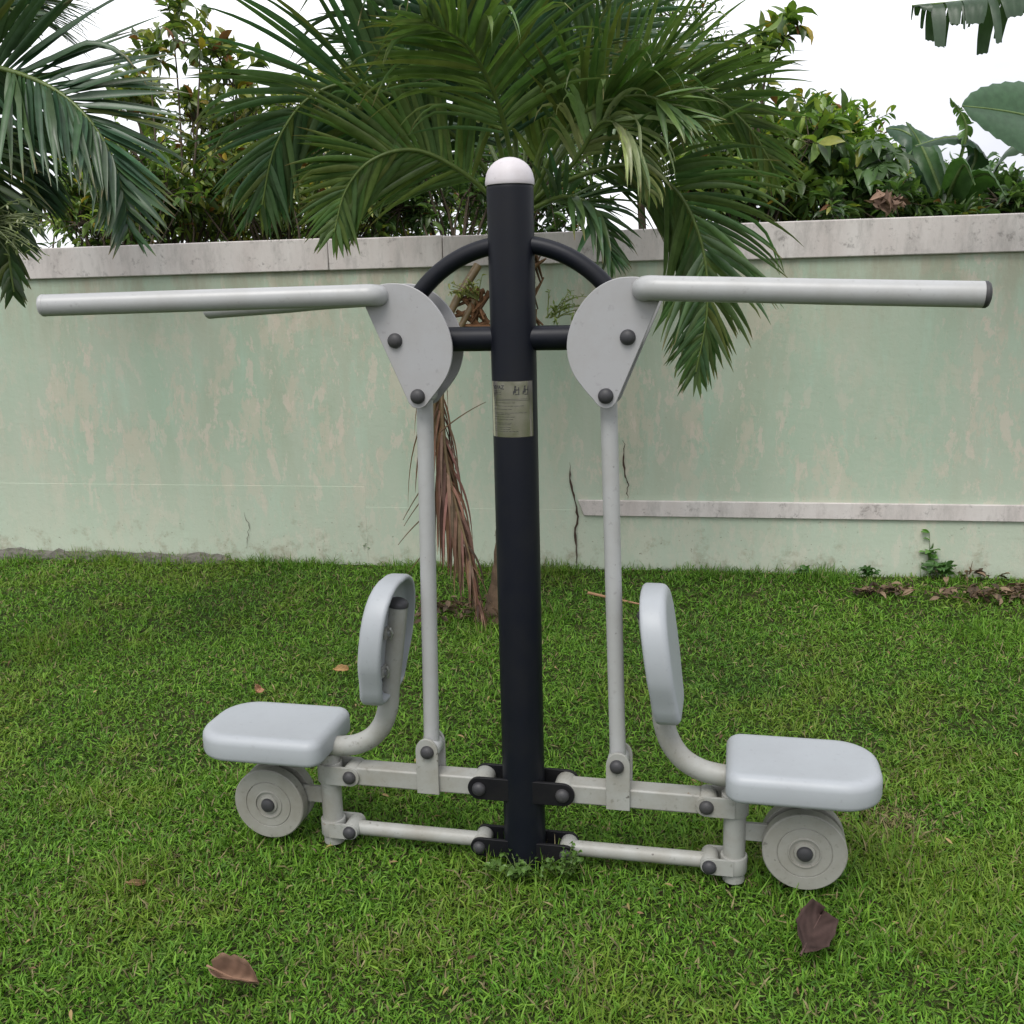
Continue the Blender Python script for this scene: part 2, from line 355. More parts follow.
# ------------------------------------------------------------------ wall
WY = R(-10.433); WX = np.array([math.cos(WY), math.sin(WY)]); WN = np.array([-math.sin(WY), math.cos(WY)])
W0 = np.array([-.3, 0.]); W0 = np.array([-3.078, 3.711])+WX*3.0   # wall origin on its front face
def wl(p):  # world -> wall local (along, into)
    d = np.asarray(p)[:2]-W0; return float(d@WX), float(d@WN)
def wallpt(px, py, off=0):
    d = _fw + CR*(px-512)/F - CU*(py-512)/F; n3 = np.array([WN[0], WN[1], 0]); o3 = np.array([W0[0], W0[1], 0])-n3*off
    P = CAM+d*(((o3-CAM)@n3)/(d@n3)); return wl(P)[0], P[2]
m, nt, b = mat('stained_green_render')
v = mapped(nt, (1, 1, .22)); v2 = mapped(nt, (1.2, 1, .5), (3, 0, 7)); zone = ramp(nt, noise(nt, mapped(nt, (1, 1, .5), (9, 2, 1)), 1.3, 3, .5), .36, .54); v3 = mapped(nt)
sep = N(nt, 'ShaderNodeSeparateXYZ'); nt.links.new(v3, sep.inputs[0]); Z = sep.outputs['Z']
g = mix(nt, ramp(nt, noise(nt, v, 3.2, 6, .6), .35, .65), (.318, .398, .308), (.365, .408, .328))
g = mix(nt, mathn(nt, 'MULTIPLY', ramp(nt, noise(nt, v, 7, 5, .6), .56, .68), .5), g, (.35, .47, .375))
g = mix(nt, mathn(nt, 'MULTIPLY', ramp(nt, noise(nt, v, 2.2, 5, .7, .5), .50, .72), .6), g, (.29, .325, .24))
patch = mathn(nt, 'MULTIPLY', mathn(nt, 'MULTIPLY', ramp(nt, noise(nt, v2, 4.2, 10, .80, .15), .515, .543), .52), mathn(nt, 'ADD', zone, .12, True))
g = mix(nt, patch, g, (.47, .415, .335))
g = mix(nt, mathn(nt, 'MULTIPLY', ramp(nt, noise(nt, v2, 9.0, 8, .7, .15), .555, .575), mathn(nt, 'MULTIPLY', zone, .6)), g, (.50, .44, .37))
low = N(nt, 'ShaderNodeMapRange'); nt.links.new(Z, low.inputs[0]); low.inputs[1].default_value = .75; low.inputs[2].default_value = .1
g = mix(nt, mathn(nt, 'MULTIPLY', low.outputs[0], .55), g, (.47, .52, .42))
spk = ramp(nt, noise(nt, v3, 45, 3, .6), .66, .72)
lowz = N(nt, 'ShaderNodeMapRange'); nt.links.new(Z, lowz.inputs[0]); lowz.inputs[1].default_value = .45; lowz.inputs[2].default_value = 0
g = mix(nt, mathn(nt, 'MULTIPLY', spk, mathn(nt, 'ADD', mathn(nt, 'MULTIPLY', lowz.outputs[0], .8), .22)), g, (.13, .11, .08))
mos = mathn(nt, 'MULTIPLY', ramp(nt, mathn(nt, 'ADD', noise(nt, v3, 7, 8, .75), mathn(nt, 'MULTIPLY', lowz.outputs[0], .22)), .68, .85), .6)
g = mix(nt, mos, g, (.20, .17, .11))
top = N(nt, 'ShaderNodeMapRange'); nt.links.new(Z, top.inputs[0]); top.inputs[1].default_value = 1.25; top.inputs[2].default_value = 1.74
g = mix(nt, mathn(nt, 'MULTIPLY', mathn(nt, 'MULTIPLY', top.outputs[0], ramp(nt, noise(nt, v, 6, 6, .7), .42, .58)), .7), g, (.29, .27, .20))
nt.links.new(g, b.inputs['Base Color']); b.inputs['Roughness'].default_value = .85; b.inputs['Specular IOR Level'].default_value = .2
bump(nt, b, mathn(nt, 'ADD', noise(nt, v3, 30, 6, .6), mathn(nt, 'MULTIPLY', patch, -.4)), .35, .006); M['wall'] = m
m, nt, b = mat('weathered_white_band')
v = mapped(nt, (1, 1, .3)); v3 = mapped(nt)
g = mix(nt, ramp(nt, noise(nt, v, 4, 6, .65), .35, .7), (.55, .52, .50), (.45, .405, .385))
g = mix(nt, mathn(nt, 'MULTIPLY', ramp(nt, noise(nt, v, 9, 8, .78), .48, .66), .75), g, (.33, .31, .295))
g = mix(nt, mathn(nt, 'MULTIPLY', ramp(nt, noise(nt, v3, 14, 8, .8), .56, .66), .7), g, (.17, .16, .15))
nt.links.new(g, b.inputs['Base Color']); b.inputs['Roughness'].default_value = .85; b.inputs['Specular IOR Level'].default_value = .2
bump(nt, b, noise(nt, v3, 35, 6, .6), .3, .004); M['band'] = m
M['conc'] = paint('mossy_grey_concrete', (.15, .14, .125), (.04, .042, .03), .9, .95, .2, 1.0, 18)

wall = empty('garden_wall', (W0[0], W0[1], 0), WY)
tag(wall, 'long pale green rendered garden wall with stains, white coping and white band', 'wall')
sx, sz = wallpt(575, 510)
def gridbox(bm, x0, x1, y0, y1, z0, z1): box(bm, x0, x1, y0, y1, z0, z1)
bm = bmesh.new(); box(bm, -6.5, 8, 0, .15, -.3, 1.735); bm_obj('wall_face', bm, M['wall'], wall)
bm = bmesh.new(); box(bm, -6.5, sx-1.25, -.0015, 0.002, -.25, .475); bm_obj('plinth', bm, M['wall'], wall, bev=.003)
bm = bmesh.new(); box(bm, sx-1.248, sx+.012, -.001, .002, -.25, .352); bm_obj('plinth', bm, M['wall'], wall, bev=.002)
bm = bmesh.new(); box(bm, sx+.0125, 8, -.003, .002, -.25, .322); bm_obj('plinth', bm, M['wall'], wall, bev=.002)
seams = [-6.5, -.9, wallpt(443, 240)[0], wallpt(700, 240)[0], 8]
tops = [1.900, 1.893, 1.888, 1.900]
for i in range(4):
    bm = bmesh.new(); box(bm, seams[i]+.0015, seams[i+1]-.0015, -.022, .175, 1.722 if i != 3 else 1.712, tops[i]); bm_obj('coping', bm, M['band'], wall, bev=.006)
bm = bmesh.new(); extr(bm, [(sx+.02, .412), (8, .412), (8, .322), (sx+.052, .322)], -.020, .003); bm_obj('band', bm, M['band'], wall, bev=.004)
def crack(pts, w, name='crack'):
    P = []
    for a, bq in zip(pts, pts[1:]):
        for j in range(6):
            t = j/6; P.append((a[0]+(bq[0]-a[0])*t+random.gauss(0, .004), a[1]+(bq[1]-a[1])*t))
    P.append(pts[-1]); V = []; Q = []
    for i, (x, z) in enumerate(P):
        ww = w*(.4+.9*random.random())*min(1, 4*(len(P)-1-i)/len(P)+.15)*min(1, 4*i/len(P)+.15)*.5; V += [(x-ww, -.0095, z), (x+ww, -.0095, z)]
    for i in range(len(P)-1): Q.append((2*i, 2*i+1, 2*i+3, 2*i+2))
    return np_obj(name, V, Q, M['crackm'], wall)
crack([wallpt(*p) for p in ((570, 462), (571, 486), (578, 512), (576, 535), (577, 566))], .014)
crack([wallpt(*p) for p in ((623, 440), (624, 465), (628, 482), (628, 499))], .009)
crack([wallpt(*p) for p in ((462, 505), (500, 506), (574, 508))], .004)
crack([wallpt(*p) for p in ((245, 512), (250, 528), (247, 548))], .006)
# ledge along the foot of the wall, left
kx0, kx1 = wallpt(-60, 556)[0], wallpt(232, 560)[0]
bm = bmesh.new()
n = 90; ys = (-.11, -.10, -.008); rows = []
for i in range(n+1):
    x = kx0-2+(kx1-kx0+2)*i/n; h = .034+.012*math.sin(i*.9)*random.random()+random.uniform(-.007, .007); yo = random.uniform(-.008, .008)
    if i == n: h = .01
    rows.append([bm.verts.new((x, y, z)) for y, z in ((-.115+yo, -.05), (-.112+yo, h*.55), (-.085+yo, h*.6), (-.08+yo, h), (-.009, h+.01), (-.009, -.05))])
for a, c in zip(rows, rows[1:]):
    for k in range(5): bm.faces.new((a[k], a[k+1], c[k+1], c[k]))
bm.faces.new(rows[0]); bm.faces.new(rows[-1][::-1])
o = bm_obj('concrete_ledge', bm, M['conc'], sharp=30); o.location = (W0[0], W0[1], 0); o.rotation_euler = (0, 0, WY)
tag(o, 'low dark mossy concrete ledge along the foot of the green wall on the left', 'ledge')

# ------------------------------------------------------------------ ground and grass
def vnoise(x, y, s, seed):
    r = np.random.default_rng(seed); G = r.random((64, 64)); x = x*s+100; y = y*s+100
    i = np.floor(x).astype(int); j = np.floor(y).astype(int); u = x-i; v = y-j; u = u*u*(3-2*u); v = v*v*(3-2*v)
    g = lambda a, b: G[a % 64, b % 64]
    return g(i, j)*(1-u)*(1-v)+g(i+1, j)*u*(1-v)+g(i, j+1)*(1-u)*v+g(i+1, j+1)*u*v
def hgt(x, y): return .012*(vnoise(x, y, 1.1, 5)-.5)+.010*(vnoise(x, y, 4, 6)-.5)
m, nt, b = mat('soil_under_grass'); v3 = mapped(nt)
g = mix(nt, ramp(nt, noise(nt, v3, 3, 6, .6), .4, .6), (.030, .060, .012), (.045, .055, .018))
g = mix(nt, ramp(nt, noise(nt, v3, 60, 5, .7), .5, .62), g, (.045, .036, .02)); nt.links.new(g, b.inputs['Base Color']); b.inputs['Roughness'].default_value = 1; b.inputs['Specular IOR Level'].default_value = .1
bump(nt, b, noise(nt, v3, 80, 5, .7), .8, .02); M['soil'] = m
gx = np.concatenate([[-400, -100, -30], np.linspace(-8, 8, 161), [30, 100, 400]]); gy = np.concatenate([[-400, -60, -10], np.linspace(-3.5, 5.5, 91), [12, 60, 400]])
X, Y = np.meshgrid(gx, gy, indexing='ij'); inner = (abs(X) < 8.1) & (Y > -3.6) & (Y < 5.6)
Zg = np.where(inner, hgt(X, Y), 0); ny = len(gy)
idx = np.arange(X.size).reshape(X.shape)
Q = np.stack([idx[:-1, :-1], idx[1:, :-1], idx[1:, 1:], idx[:-1, 1:]], -1).reshape(-1, 4)
o = np_obj('ground', np.stack([X, Y, Zg], -1), Q, M['soil']); o['kind'] = 'structure'

def blades(n, x0, x1, y0, y1, L=(.014, .036), W=(.0030, .0056), keep=None, tilt=(22, 86)):
    x = rng.uniform(x0, x1, n); y = rng.uniform(y0, y1, n)
    if keep is not None: k = keep(x, y); x = x[k]; y = y[k]
    wy = (np.stack([x, y], 1)-W0)@WN; k = wy < -.012; x = x[k]; y = y[k]; n = len(x)
    n1 = vnoise(x, y, 1.3, 1); n2 = vnoise(x, y, 5, 2); n3 = vnoise(x, y, 17, 3)
    l = rng.uniform(*L, n)*(.75+.5*n2)*(.8+.5*n3); w = rng.uniform(*W, n)
    az = rng.uniform(0, 2*np.pi, n); ti = np.radians(rng.uniform(*tilt, n)); bend = rng.uniform(-.2, .9, n)
    d = np.stack([np.cos(az)*np.sin(ti), np.sin(az)*np.sin(ti), np.cos(ti)], 1)
    ti2 = np.clip(ti+bend, 0, 1.75); d2 = np.stack([np.cos(az)*np.sin(ti2), np.sin(az)*np.sin(ti2), np.cos(ti2)], 1)
    tw = rng.uniform(-.9, .9, n); sd = np.stack([-np.sin(az)*np.cos(tw), np.cos(az)*np.cos(tw), np.sin(tw)], 1)
    b0 = np.stack([x, y, hgt(x, y)+rng.uniform(-.004, .010, n)], 1)
    m1 = b0+d*(l*.5)[:, None]; tp = m1+d2*(l*.5)[:, None]; wv = sd*w[:, None]*.5
    V = np.stack([b0-wv*.7, b0+wv*.7, m1-wv, m1+wv, tp-wv*.12, tp+wv*.12], 1)
    base = (np.arange(n)*6)[:, None]; Q = np.concatenate([base+np.array([0, 1, 3, 2]), base+np.array([2, 3, 5, 4])])
    g1 = np.array([.066, .176, .015]); g2 = np.array([.152, .278, .034]); g3 = np.array([.036, .100, .018]); st = np.array([.30, .26, .13])
    a = rng.random(n)[:, None]; col = g1*(1-a)+g2*a; bb = (np.clip((n1-.45)*2.2, 0, .8)*rng.random(n))[:, None]; col = col*(1-bb)+g3*bb
    col *= rng.uniform(.6, 1.45, n)[:, None]
    yel = np.clip((n2+vnoise(x, y, .9, 9)-1.05)*2, 0, .6)[:, None]*rng.random(n)[:, None]; col = col*(1-yel)+np.array([.20, .25, .04])*yel
    dpatch = np.exp(-(((x-1.09)/.12)**2+((y-.17)/.09)**2))
    sp = .04+.05*n3+.10*np.clip(vnoise(x, y, 2.3, 12)-.55, 0, 1)*2+.65*dpatch
    dead = rng.random(n) < sp; col[dead] = st*rng.uniform(.35, 1.0, dead.sum())[:, None]
    return V.reshape(-1, 3), Q, np.repeat(col, 6, 0)
def infr(x, y):
    d = y-CAM[1]; return (abs(x) < .62*d+.12)
A = Acc()
def near(lo, hi): return lambda x, y: infr(x, y) & (y >= lo) & (y < hi)
A.add(*blades(190000, -2.6, 2.6, -.95, .6, keep=infr))
A.add(*blades(110000, -3.3, 3.3, .6, 2.0, keep=infr, W=(.0036, .006)))
A.add(*blades(110000, -4.2, 4.2, 2.0, 4.3, keep=infr, W=(.0042, .007), L=(.02, .045)))
A.add(*blades(70000, -6, 6, -2.4, 4.8, keep=lambda x, y: ~infr(x, y), W=(.006, .009), L=(.03, .055)))
# longer tufts
def tuft(cx, cy, r, n, L, col=None, tilt=(5, 65)):
    keep = None
    V, Q, T = blades(n, cx-r, cx+r, cy-r, cy+r, L=L, W=(.003, .005), tilt=tilt, keep=lambda x, y: (x-cx)**2+(y-cy)**2 < r*r)
    if col is not None: T = T*.4+np.array(col)*.6
    A.add(V, Q, T)
for px, py, r, n, L in ((840, 950, .14, 450, (.03, .07)), (980, 935, .2, 450, (.03, .065)), (900, 870, .15, 350, (.03, .065)), (130, 880, .12, 300, (.03, .07)), (560, 1000, .15, 350, (.03, .07)), (1000, 640, .2, 500, (.04, .1)), (60, 640, .2, 300, (.03, .08))):
    p = ground_at(px, py); tuft(p[0], p[1], r, n, L)
tuft(.0, -.03, .14, 500, (.04, .09)); tuft(-.75, .05, .16, 500, (.03, .075)); tuft(.75, -.17, .16, 500, (.03, .07)); tuft(-.05, 2.15, .3, 900, (.04, .1))
for i in range(60):
    s = -5+10*random.random(); p = W0+WX*s-WN*random.uniform(.03, .12); tuft(p[0], p[1], .12, 160, (.035, .085))
o = A.build('lawn_grass', M['grass'], smooth=False); o['kind'] = 'stuff'; o['label'] = 'short bright green mown lawn grass with straw flecks'; o['category'] = 'grass'

# ------------------------------------------------------------------ leaf tools
def nrm(a): return a/(np.linalg.norm(a, axis=-1, keepdims=True)+1e-9)
LT = np.array([(-.0, 0, 0), (.0, 0, 0), (-.36, .25, .07), (0, .25, 0), (.36, .25, .07), (-.5, .5, .08), (0, .5, -.02), (.5, .5, .08), (-.36, .78, .02), (0, .78, -.07), (.36, .78, .02), (0, 1.0, -.16), (0, 1.0, -.16)])
LQ = np.array([(0, 3, 2, 0), (2, 3, 6, 5), (3, 4, 7, 6), (5, 6, 9, 8), (6, 7, 10, 9)])
# clean quad version of the leaf
LT = np.array([(-.06, 0, 0), (0, 0, -.01), (.06, 0, 0), (-.38, .28, .09), (0, .28, 0), (.38, .28, .09), (-.46, .55, .08), (0, .55, -.03), (.46, .55, .08), (-.28, .82, -.01), (0, .82, -.09), (.28, .82, -.01), (-.02, 1.03, -.2), (0, 1.03, -.2), (.02, 1.03, -.2)])
LQ = np.array([(r*3+c, r*3+c+1, r*3+c+4, r*3+c+3) for r in range(4) for c in range(2)])
def leaves(acc, pos, dr, size, width, cols, upv=None):
    n = len(pos); dr = nrm(dr); up = np.tile([0, 0, 1.], (n, 1))+rng.normal(0, .45, (n, 3)) if upv is None else upv
    sd = nrm(np.cross(dr, up)); no = np.cross(sd, dr)
    l = size*rng.uniform(.65, 1.2, n); w = l*width
    curl = rng.uniform(.4, 1.8, n)
    V = pos[:, None]+sd[:, None]*LT[None, :, 0, None]*w[:, None, None]+dr[:, None]*LT[None, :, 1, None]*l[:, None, None]+no[:, None]*LT[None, :, 2, None]*(l*curl)[:, None, None]
    Q = (np.arange(n)*15)[:, None, None]+LQ[None]
    acc.add(V, Q, np.repeat(cols, 15, 0))
def segs(acc, A0, B0, ra, rb, col, k=4):
    A0 = np.asarray(A0); B0 = np.asarray(B0); n = len(A0); T = nrm(B0-A0); h = np.tile([.31, .2, .93], (n, 1)); s = nrm(np.cross(T, h)); u = np.cross(T, s)
    a = np.arange(k)*2*np.pi/k; ring = np.cos(a)[None, :, None]*s[:, None]+np.sin(a)[None, :, None]*u[:, None]
    ra = np.broadcast_to(ra, n); rb = np.broadcast_to(rb, n)
    V = np.concatenate([A0[:, None]+ring*ra[:, None, None], B0[:, None]+ring*rb[:, None, None]], 1)
    q = np.array([(i, (i+1) % k, k+(i+1) % k, k+i) for i in range(k)]); acc.add(V, (np.arange(n)*2*k)[:, None, None]+q[None], col)
def pathtube(acc, P, r0, r1, col, k=6):
    P = np.asarray(P); r = np.linspace(r0, r1, len(P)); segs(acc, P[:-1], P[1:], r[:-1], r[1:], col, k)

# ------------------------------------------------------------------ palm fronds
def frond(parent, pts, L=.6, n=46, start=.16, g=1.2, w=.034, col=(.045, .10, .03), vary=.3, a0=62, a1=25, lift=.15, rib=.013, kink=.2, dead=False, jit=.12, face=.4):
    P = smooth_path([at(*p) if len(p) == 3 else p for p in pts], 10); P = np.array(P)
    d = np.linalg.norm(np.diff(P, axis=0), axis=1); s = np.concatenate([[0], np.cumsum(d)]); s /= s[-1]
    acc = Acc(); K = 9
    for sgn in (-1, 1):
        for i in range(int(n*1.2)):
            t = start+(1-start)*((i+random.uniform(-.45, .45)+.5)/int(n*1.2)); t = min(max(t, 0), .999)
            p = np.array([np.interp(t, s, P[:, k]) for k in range(3)]); t2 = min(t+.02, 1); t1 = t2-.03
            T = nrm(np.array([np.interp(t2, s, P[:, k])-np.interp(t1, s, P[:, k]) for k in range(3)]))
            S = np.cross(T, [0, 0, 1.]); 
            if np.linalg.norm(S) < .25: S = S+np.array([.3, .5, 0])
            S = nrm(S); V_ = nrm(p-CAM); S2 = nrm(np.cross(T, V_)); S2 = S2 if S2@S >= 0 else -S2; S = nrm(S*(1-face)+S2*face); S = nrm(S-T*(S@T)); U = np.cross(S, T); U = U if U[2] > 0 else -U
            tt = (t-start)/(1-start); al = R(a0+(a1-a0)*tt+random.gauss(0, 6))
            dr = nrm(T*math.cos(al)+sgn*S*math.sin(al)+U*(lift+random.gauss(0, jit))); 
            ll = L*1.12*(.55+.45*math.sin(math.pi*min(1, tt*1.15+.18)))*(1-.55*max(0, tt-.75)/.25)*random.uniform(.85, 1.1)
            ww = w*.88*random.uniform(.8, 1.15)*(.7+.3*math.sin(math.pi*tt)); gg = g*.8*random.uniform(.5, 1.5)
            kp = random.uniform(.35, .8) if random.random() < kink else 2
            q = p.copy(); c = np.array(col)*random.uniform(1-vary, 1+vary)*np.array([random.uniform(.85, 1.25), 1, random.uniform(.8, 1.2)])
            Vs = []; Ts = []; tipb = 0 if dead else random.choice((0, .2, .5, 1))
            if not dead and random.random() < .06: c = c*.5+np.array([.16, .17, .04])*.6
            refN = nrm(U*1.0+sgn*S*.2+rng.normal(0, .15, 3))
            for k in range(K+1):
                f = k/K; wd = ww*(.35+.65*min(1, f*5))*(1-f**2.2)*.5+.0006
                nn = nrm(refN-dr*(refN@dr)); sd = np.cross(dr, nn); fold = .5 if not dead else .15
                Vs += [q-sd*wd+nn*wd*fold, q, q+sd*wd+nn*wd*fold]
                cc = c*(1-tipb*max(0, f-.8)*5)+np.array([.20, .15, .06])*tipb*max(0, f-.8)*5; Ts += [cc]*3
                q = q+dr*(ll/K); gk = gg*(ll/K)*(.5+1.5*f)
                if f > kp: gk += .35
                dr = nrm(dr+np.array([0, 0, -gk])+(rng.normal(0, .07, 3) if f > kp else 0))
            Vs = np.array(Vs); Qs = [(3*k+j, 3*k+j+1, 3*k+j+4, 3*k+j+3) for k in range(K) for j in (0, 1)]
            acc.add(Vs, Qs, np.array(Ts))
    f = acc.build('frond', M['dry'] if dead else M['palm'], parent)
    ra = Acc(); pathtube(ra, P, rib, rib*.25, (.17, .12, .06) if dead else (.13, .19, .05), 8); ra.build('frond_rib', M['palm'], f)
    return f
def bent(a, b, sag, n=8, side=(0, 0, 0)):
    a = np.array(a, float); b = np.array(b, float); side = np.array(side, float)
    return [a+(b-a)*t+np.array([0, 0, 1])*sag*4*t*(1-t)+side*4*t*(1-t) for t in np.linspace(0, 1, n)]

palm = empty('coconut_palm', (.02, 2.2, 0)); palm.matrix_world = Matrix.Translation((.02, 2.2, 0))
tag(palm, 'young coconut palm with drooping green fronds growing directly behind the machine post', 'palm tree')
bpy.context.view_layer.update()
def sub(parent_loc_obj):  # children are written in world coordinates
    return parent_loc_obj
def reparent(o, par):
    o.parent = par; o.matrix_parent_inverse = Matrix.Translation(par.location).inverted() if par.type == 'EMPTY' else Matrix.Identity(4)
class Plant:
    "an Empty at the base; parts are modelled in world coordinates and shifted to it"
    def __init__(s, e): s.e = e
    def fix(s):
        for c in [o for o in C.objects if o.parent == s.e]: c.matrix_parent_inverse = Matrix.Translation(s.e.location).inverted()
b0 = ground_at(509, 618); b0[1] = 2.2; b1 = at(516, 200, 2.2)
acc = Acc(); P = []; rad = []
for k in range(40):
    f = k/39; P.append(b0+(b1-b0)*f+np.array([.008*math.sin(f*7), 0, -.02])); rad.append(.075*(1-f)**9+.070+(.005 if k % 2 else 0))
for k in range(39): segs(acc, [P[k]], [P[k+1]], rad[k], rad[k+1], (1, 1, 1), 20)
acc.build('trunk', M['bark'], palm, smooth=False)
# brown sheath fibres around the crown
acc = Acc()
for i in range(60):
    a = random.uniform(0, 6.28); q = b1+np.array([.07*math.cos(a), .07*math.sin(a), random.uniform(-.55, -.1)]); e = q+np.array([.10*math.cos(a)*random.random(), .1*math.sin(a)*random.random(), random.uniform(-.25, .15)])
    segs(acc, [q], [e], .016*random.random()+.006, .004, np.array([.13, .08, .045])*random.uniform(.6, 1.6), 4)
for i in range(26):
    q = at(random.uniform(470, 492), random.uniform(290, 330), 2.12); e = at(random.uniform(452, 486), random.uniform(284, 336), 2.08); segs(acc, [q], [e], .014, .005, np.array([.16, .085, .045])*random.uniform(.5, 1.5), 4)
acc.build('leaf_sheath', M['dry'], palm)
G1 = (.068, .135, .058); G2 = (.12, .205, .062); G3 = (.27, .36, .16); G4 = (.045, .095, .048)
Yc = 2.15
frond(palm, [(508, 205, Yc), (478, 160, 2.05), (436, 122, 1.95), (388, 94, 1.85), (342, 84, 1.8), (302, 104, 1.78), (274, 150, 1.78), (262, 205, 1.8)], L=.64, n=62, col=G1, g=.9, kink=.3, face=.65)
frond(palm, [(512, 200, Yc), (492, 120, 2.0), (455, 30, 1.8), (405, -60, 1.65), (340, -130, 1.6)], L=.68, n=52, col=G4, g=.8, lift=.05)
frond(palm, [(518, 200, Yc), (514, 100, 2.1), (515, 0, 1.95), (518, -110, 1.75), (522, -190, 1.5)], L=.66, n=56, col=G1, g=1.4, kink=.3)
frond(palm, [(522, 200, 2.25), (530, 100, 2.4), (545, -10, 2.6), (560, -120, 2.9)], L=.62, n=46, col=G4, g=.9)
frond(palm, [(528, 200, Yc), (556, 112, 2.1), (600, 20, 2.0), (645, -60, 1.9), (695, -120, 1.9)], L=.52, n=48, col=G1, g=.8, lift=.05)
frond(palm, [(532, 200, Yc), (575, 140, 2.1), (640, 88, 2.05), (704, 92, 2.0), (748, 126, 1.95), (775, 170, 1.95)], L=.48, n=52, face=.45, col=G2, g=.9, kink=.35, start=.3)
frond(palm, [(532, 205, 2.1), (575, 178, 1.95), (630, 165, 1.85), (676, 190, 1.8), (702, 245, 1.8), (707, 310, 1.82), (696, 372, 1.85)], L=.47, n=66, face=.6, col=(.075, .14, .050), g=1.5, kink=.25, start=.22)
frond(palm, [(530, 205, 2.1), (572, 165, 1.85), (602, 122, 1.72), (630, 138, 1.66), (648, 190, 1.66)], L=.34, n=24, col=G3, g=5.5, kink=.95, start=.38, lift=.3, w=.036, a0=50)
frond(palm, [(505, 210, Yc), (462, 172, 2.0), (415, 150, 1.9), (372, 160, 1.85), (346, 190, 1.85), (334, 232, 1.85)], L=.44, n=60, face=.7, col=G2, g=.9, kink=.1, start=.2)
frond(palm, [(526, 205, 2.1), (540, 150, 2.0), (556, 110, 1.95), (566, 84, 1.93)], L=.26, n=12, col=(.13, .23, .045), g=1.6, w=.055, start=.35, a0=40, a1=15)
frond(palm, [(530, 210, 2.1), (566, 196, 1.95), (596, 212, 1.88), (612, 262, 1.87)], L=.30, n=26, col=G1, g=2.2, start=.2)
frond(palm, [(515, 200, 2.3), (470, 110, 2.65), (415, 50, 3.0), (345, 45, 3.3)], L=.55, n=46, col=G4, g=1.0)
frond(palm, [(528, 200, 2.3), (590, 110, 2.6), (660, 50, 2.9), (715, 60, 3.2), (740, 110, 3.3)], L=.42, n=34, col=G4, g=1.0)
frond(palm, [(520, 200, 2.0), (500, 110, 1.7), (470, 50, 1.45), (425, 20, 1.2)], L=.5, n=36, col=G2, g=1.5, kink=.3, start=.3)
frond(palm, [(530, 200, 2.0), (575, 120, 1.75), (640, 95, 1.6), (690, 120, 1.5)], L=.42, n=36, col=(.075, .14, .04), g=1.1, kink=.4, start=.35)
# the dead frond hanging down the trunk
frond(palm, [(478, 265, 2.12), (448, 320, 2.06), (434, 400, 2.04), (442, 470, 2.02), (462, 550, 2.0), (482, 612, 1.98)], L=.42, n=46, col=(.20, .130, .092), g=11, kink=.3, face=.2, start=.2, dead=True, vary=.6, w=.019, a0=38, a1=10, rib=.02, lift=0)
frond(palm, [(474, 300, 2.1), (444, 370, 2.06), (446, 460, 2.03), (470, 560, 1.98), (478, 605, 1.96)], L=.36, n=34, face=.2, col=(.15, .095, .07), g=14, kink=.2, start=.3, dead=True, vary=.6, w=.02, a0=30, a1=10, rib=.016, lift=0)
acc = Acc()
for a, bq in (((440, 432), (486, 402)), ((432, 474), (403, 520)), ((432, 488), (404, 526)), ((430, 512), (398, 545)), ((432, 546), (408, 574))):
    A_, B_ = at(*a, 2.0), at(*bq, 1.98); P = bent(A_, B_, .01); acc = Acc(); pathtube(acc, P, .004, .0015, (.12, .08, .05), 5); acc.build('dead_leaflet', M['dry'], palm)
# thin flower stalks by the crown
acc = Acc()
for i in range(16):
    a = at(random.uniform(545, 560), 318, 2.0); e = at(random.uniform(545, 600), random.uniform(290, 326), 1.95); P = bent(a, e, .03); pathtube(acc, P, .003, .0012, (.20, .24, .08), 4)
    leaves(acc, np.array([P[k] for k in (2, 3, 4, 5, 6, 7)]), rng.normal(0, 1, (6, 3)), .022, .4, np.tile([.16, .22, .06], (6, 1)))
acc.build('flower_stalk', M['leaf'], palm); acc = Acc()
for i in range(14):
    a = at(478, 300, 2.05); e = at(random.uniform(448, 482), random.uniform(276, 296), 2.0); P = bent(a, e, .01); pathtube(acc, P, .003, .0012, (.22, .24, .08), 4)
    leaves(acc, np.array([P[k] for k in (3, 4, 5, 6, 7)]), rng.normal(0, 1, (5, 3)), .025, .4, np.tile([.25, .27, .08], (5, 1)))
acc.build('flower_stalk', M['leaf'], palm)
Plant(palm).fix()

lp = at(-150, 600, 1.3); lp[2] = 0
palm2 = empty('coconut_palm', (lp[0], lp[1], 0))
tag(palm2, 'coconut palm at the left edge with long dark fronds hanging over the wall', 'palm tree')
cr = at(-140, 100, 1.3)
acc = Acc()
for k in range(30):
    f0, f1 = k/30, (k+1)/30; segs(acc, [lp+(cr-lp)*f0], [lp+(cr-lp)*f1], .12+.008*(k % 2)-.03*f0, .12+.008*((k+1) % 2)-.03*f1, (1, 1, 1), 16)
acc.build('trunk', M['bark'], palm2, smooth=False)
D1 = (.048, .100, .050)
frond(palm2, [(-140, 90, 1.3), (-70, 58, 1.25), (0, 68, 1.2), (58, 92, 1.15), (98, 132, 1.12), (120, 182, 1.12), (128, 228, 1.12)], L=.45, n=60, col=D1, g=.5, w=.034, start=.2, kink=.12, face=.62)
frond(palm2, [(-140, 100, 1.3), (-80, 90, 1.4), (-20, 110, 1.5), (22, 150, 1.55), (40, 200, 1.6)], L=.42, n=50, col=(.028, .06, .035), g=.9, w=.036)
frond(palm2, [(-140, 90, 1.3), (-90, 30, 1.3), (-40, 5, 1.3), (0, 5, 1.3), (30, 20, 1.3)], L=.26, n=40, col=D1, g=.5, face=.8)
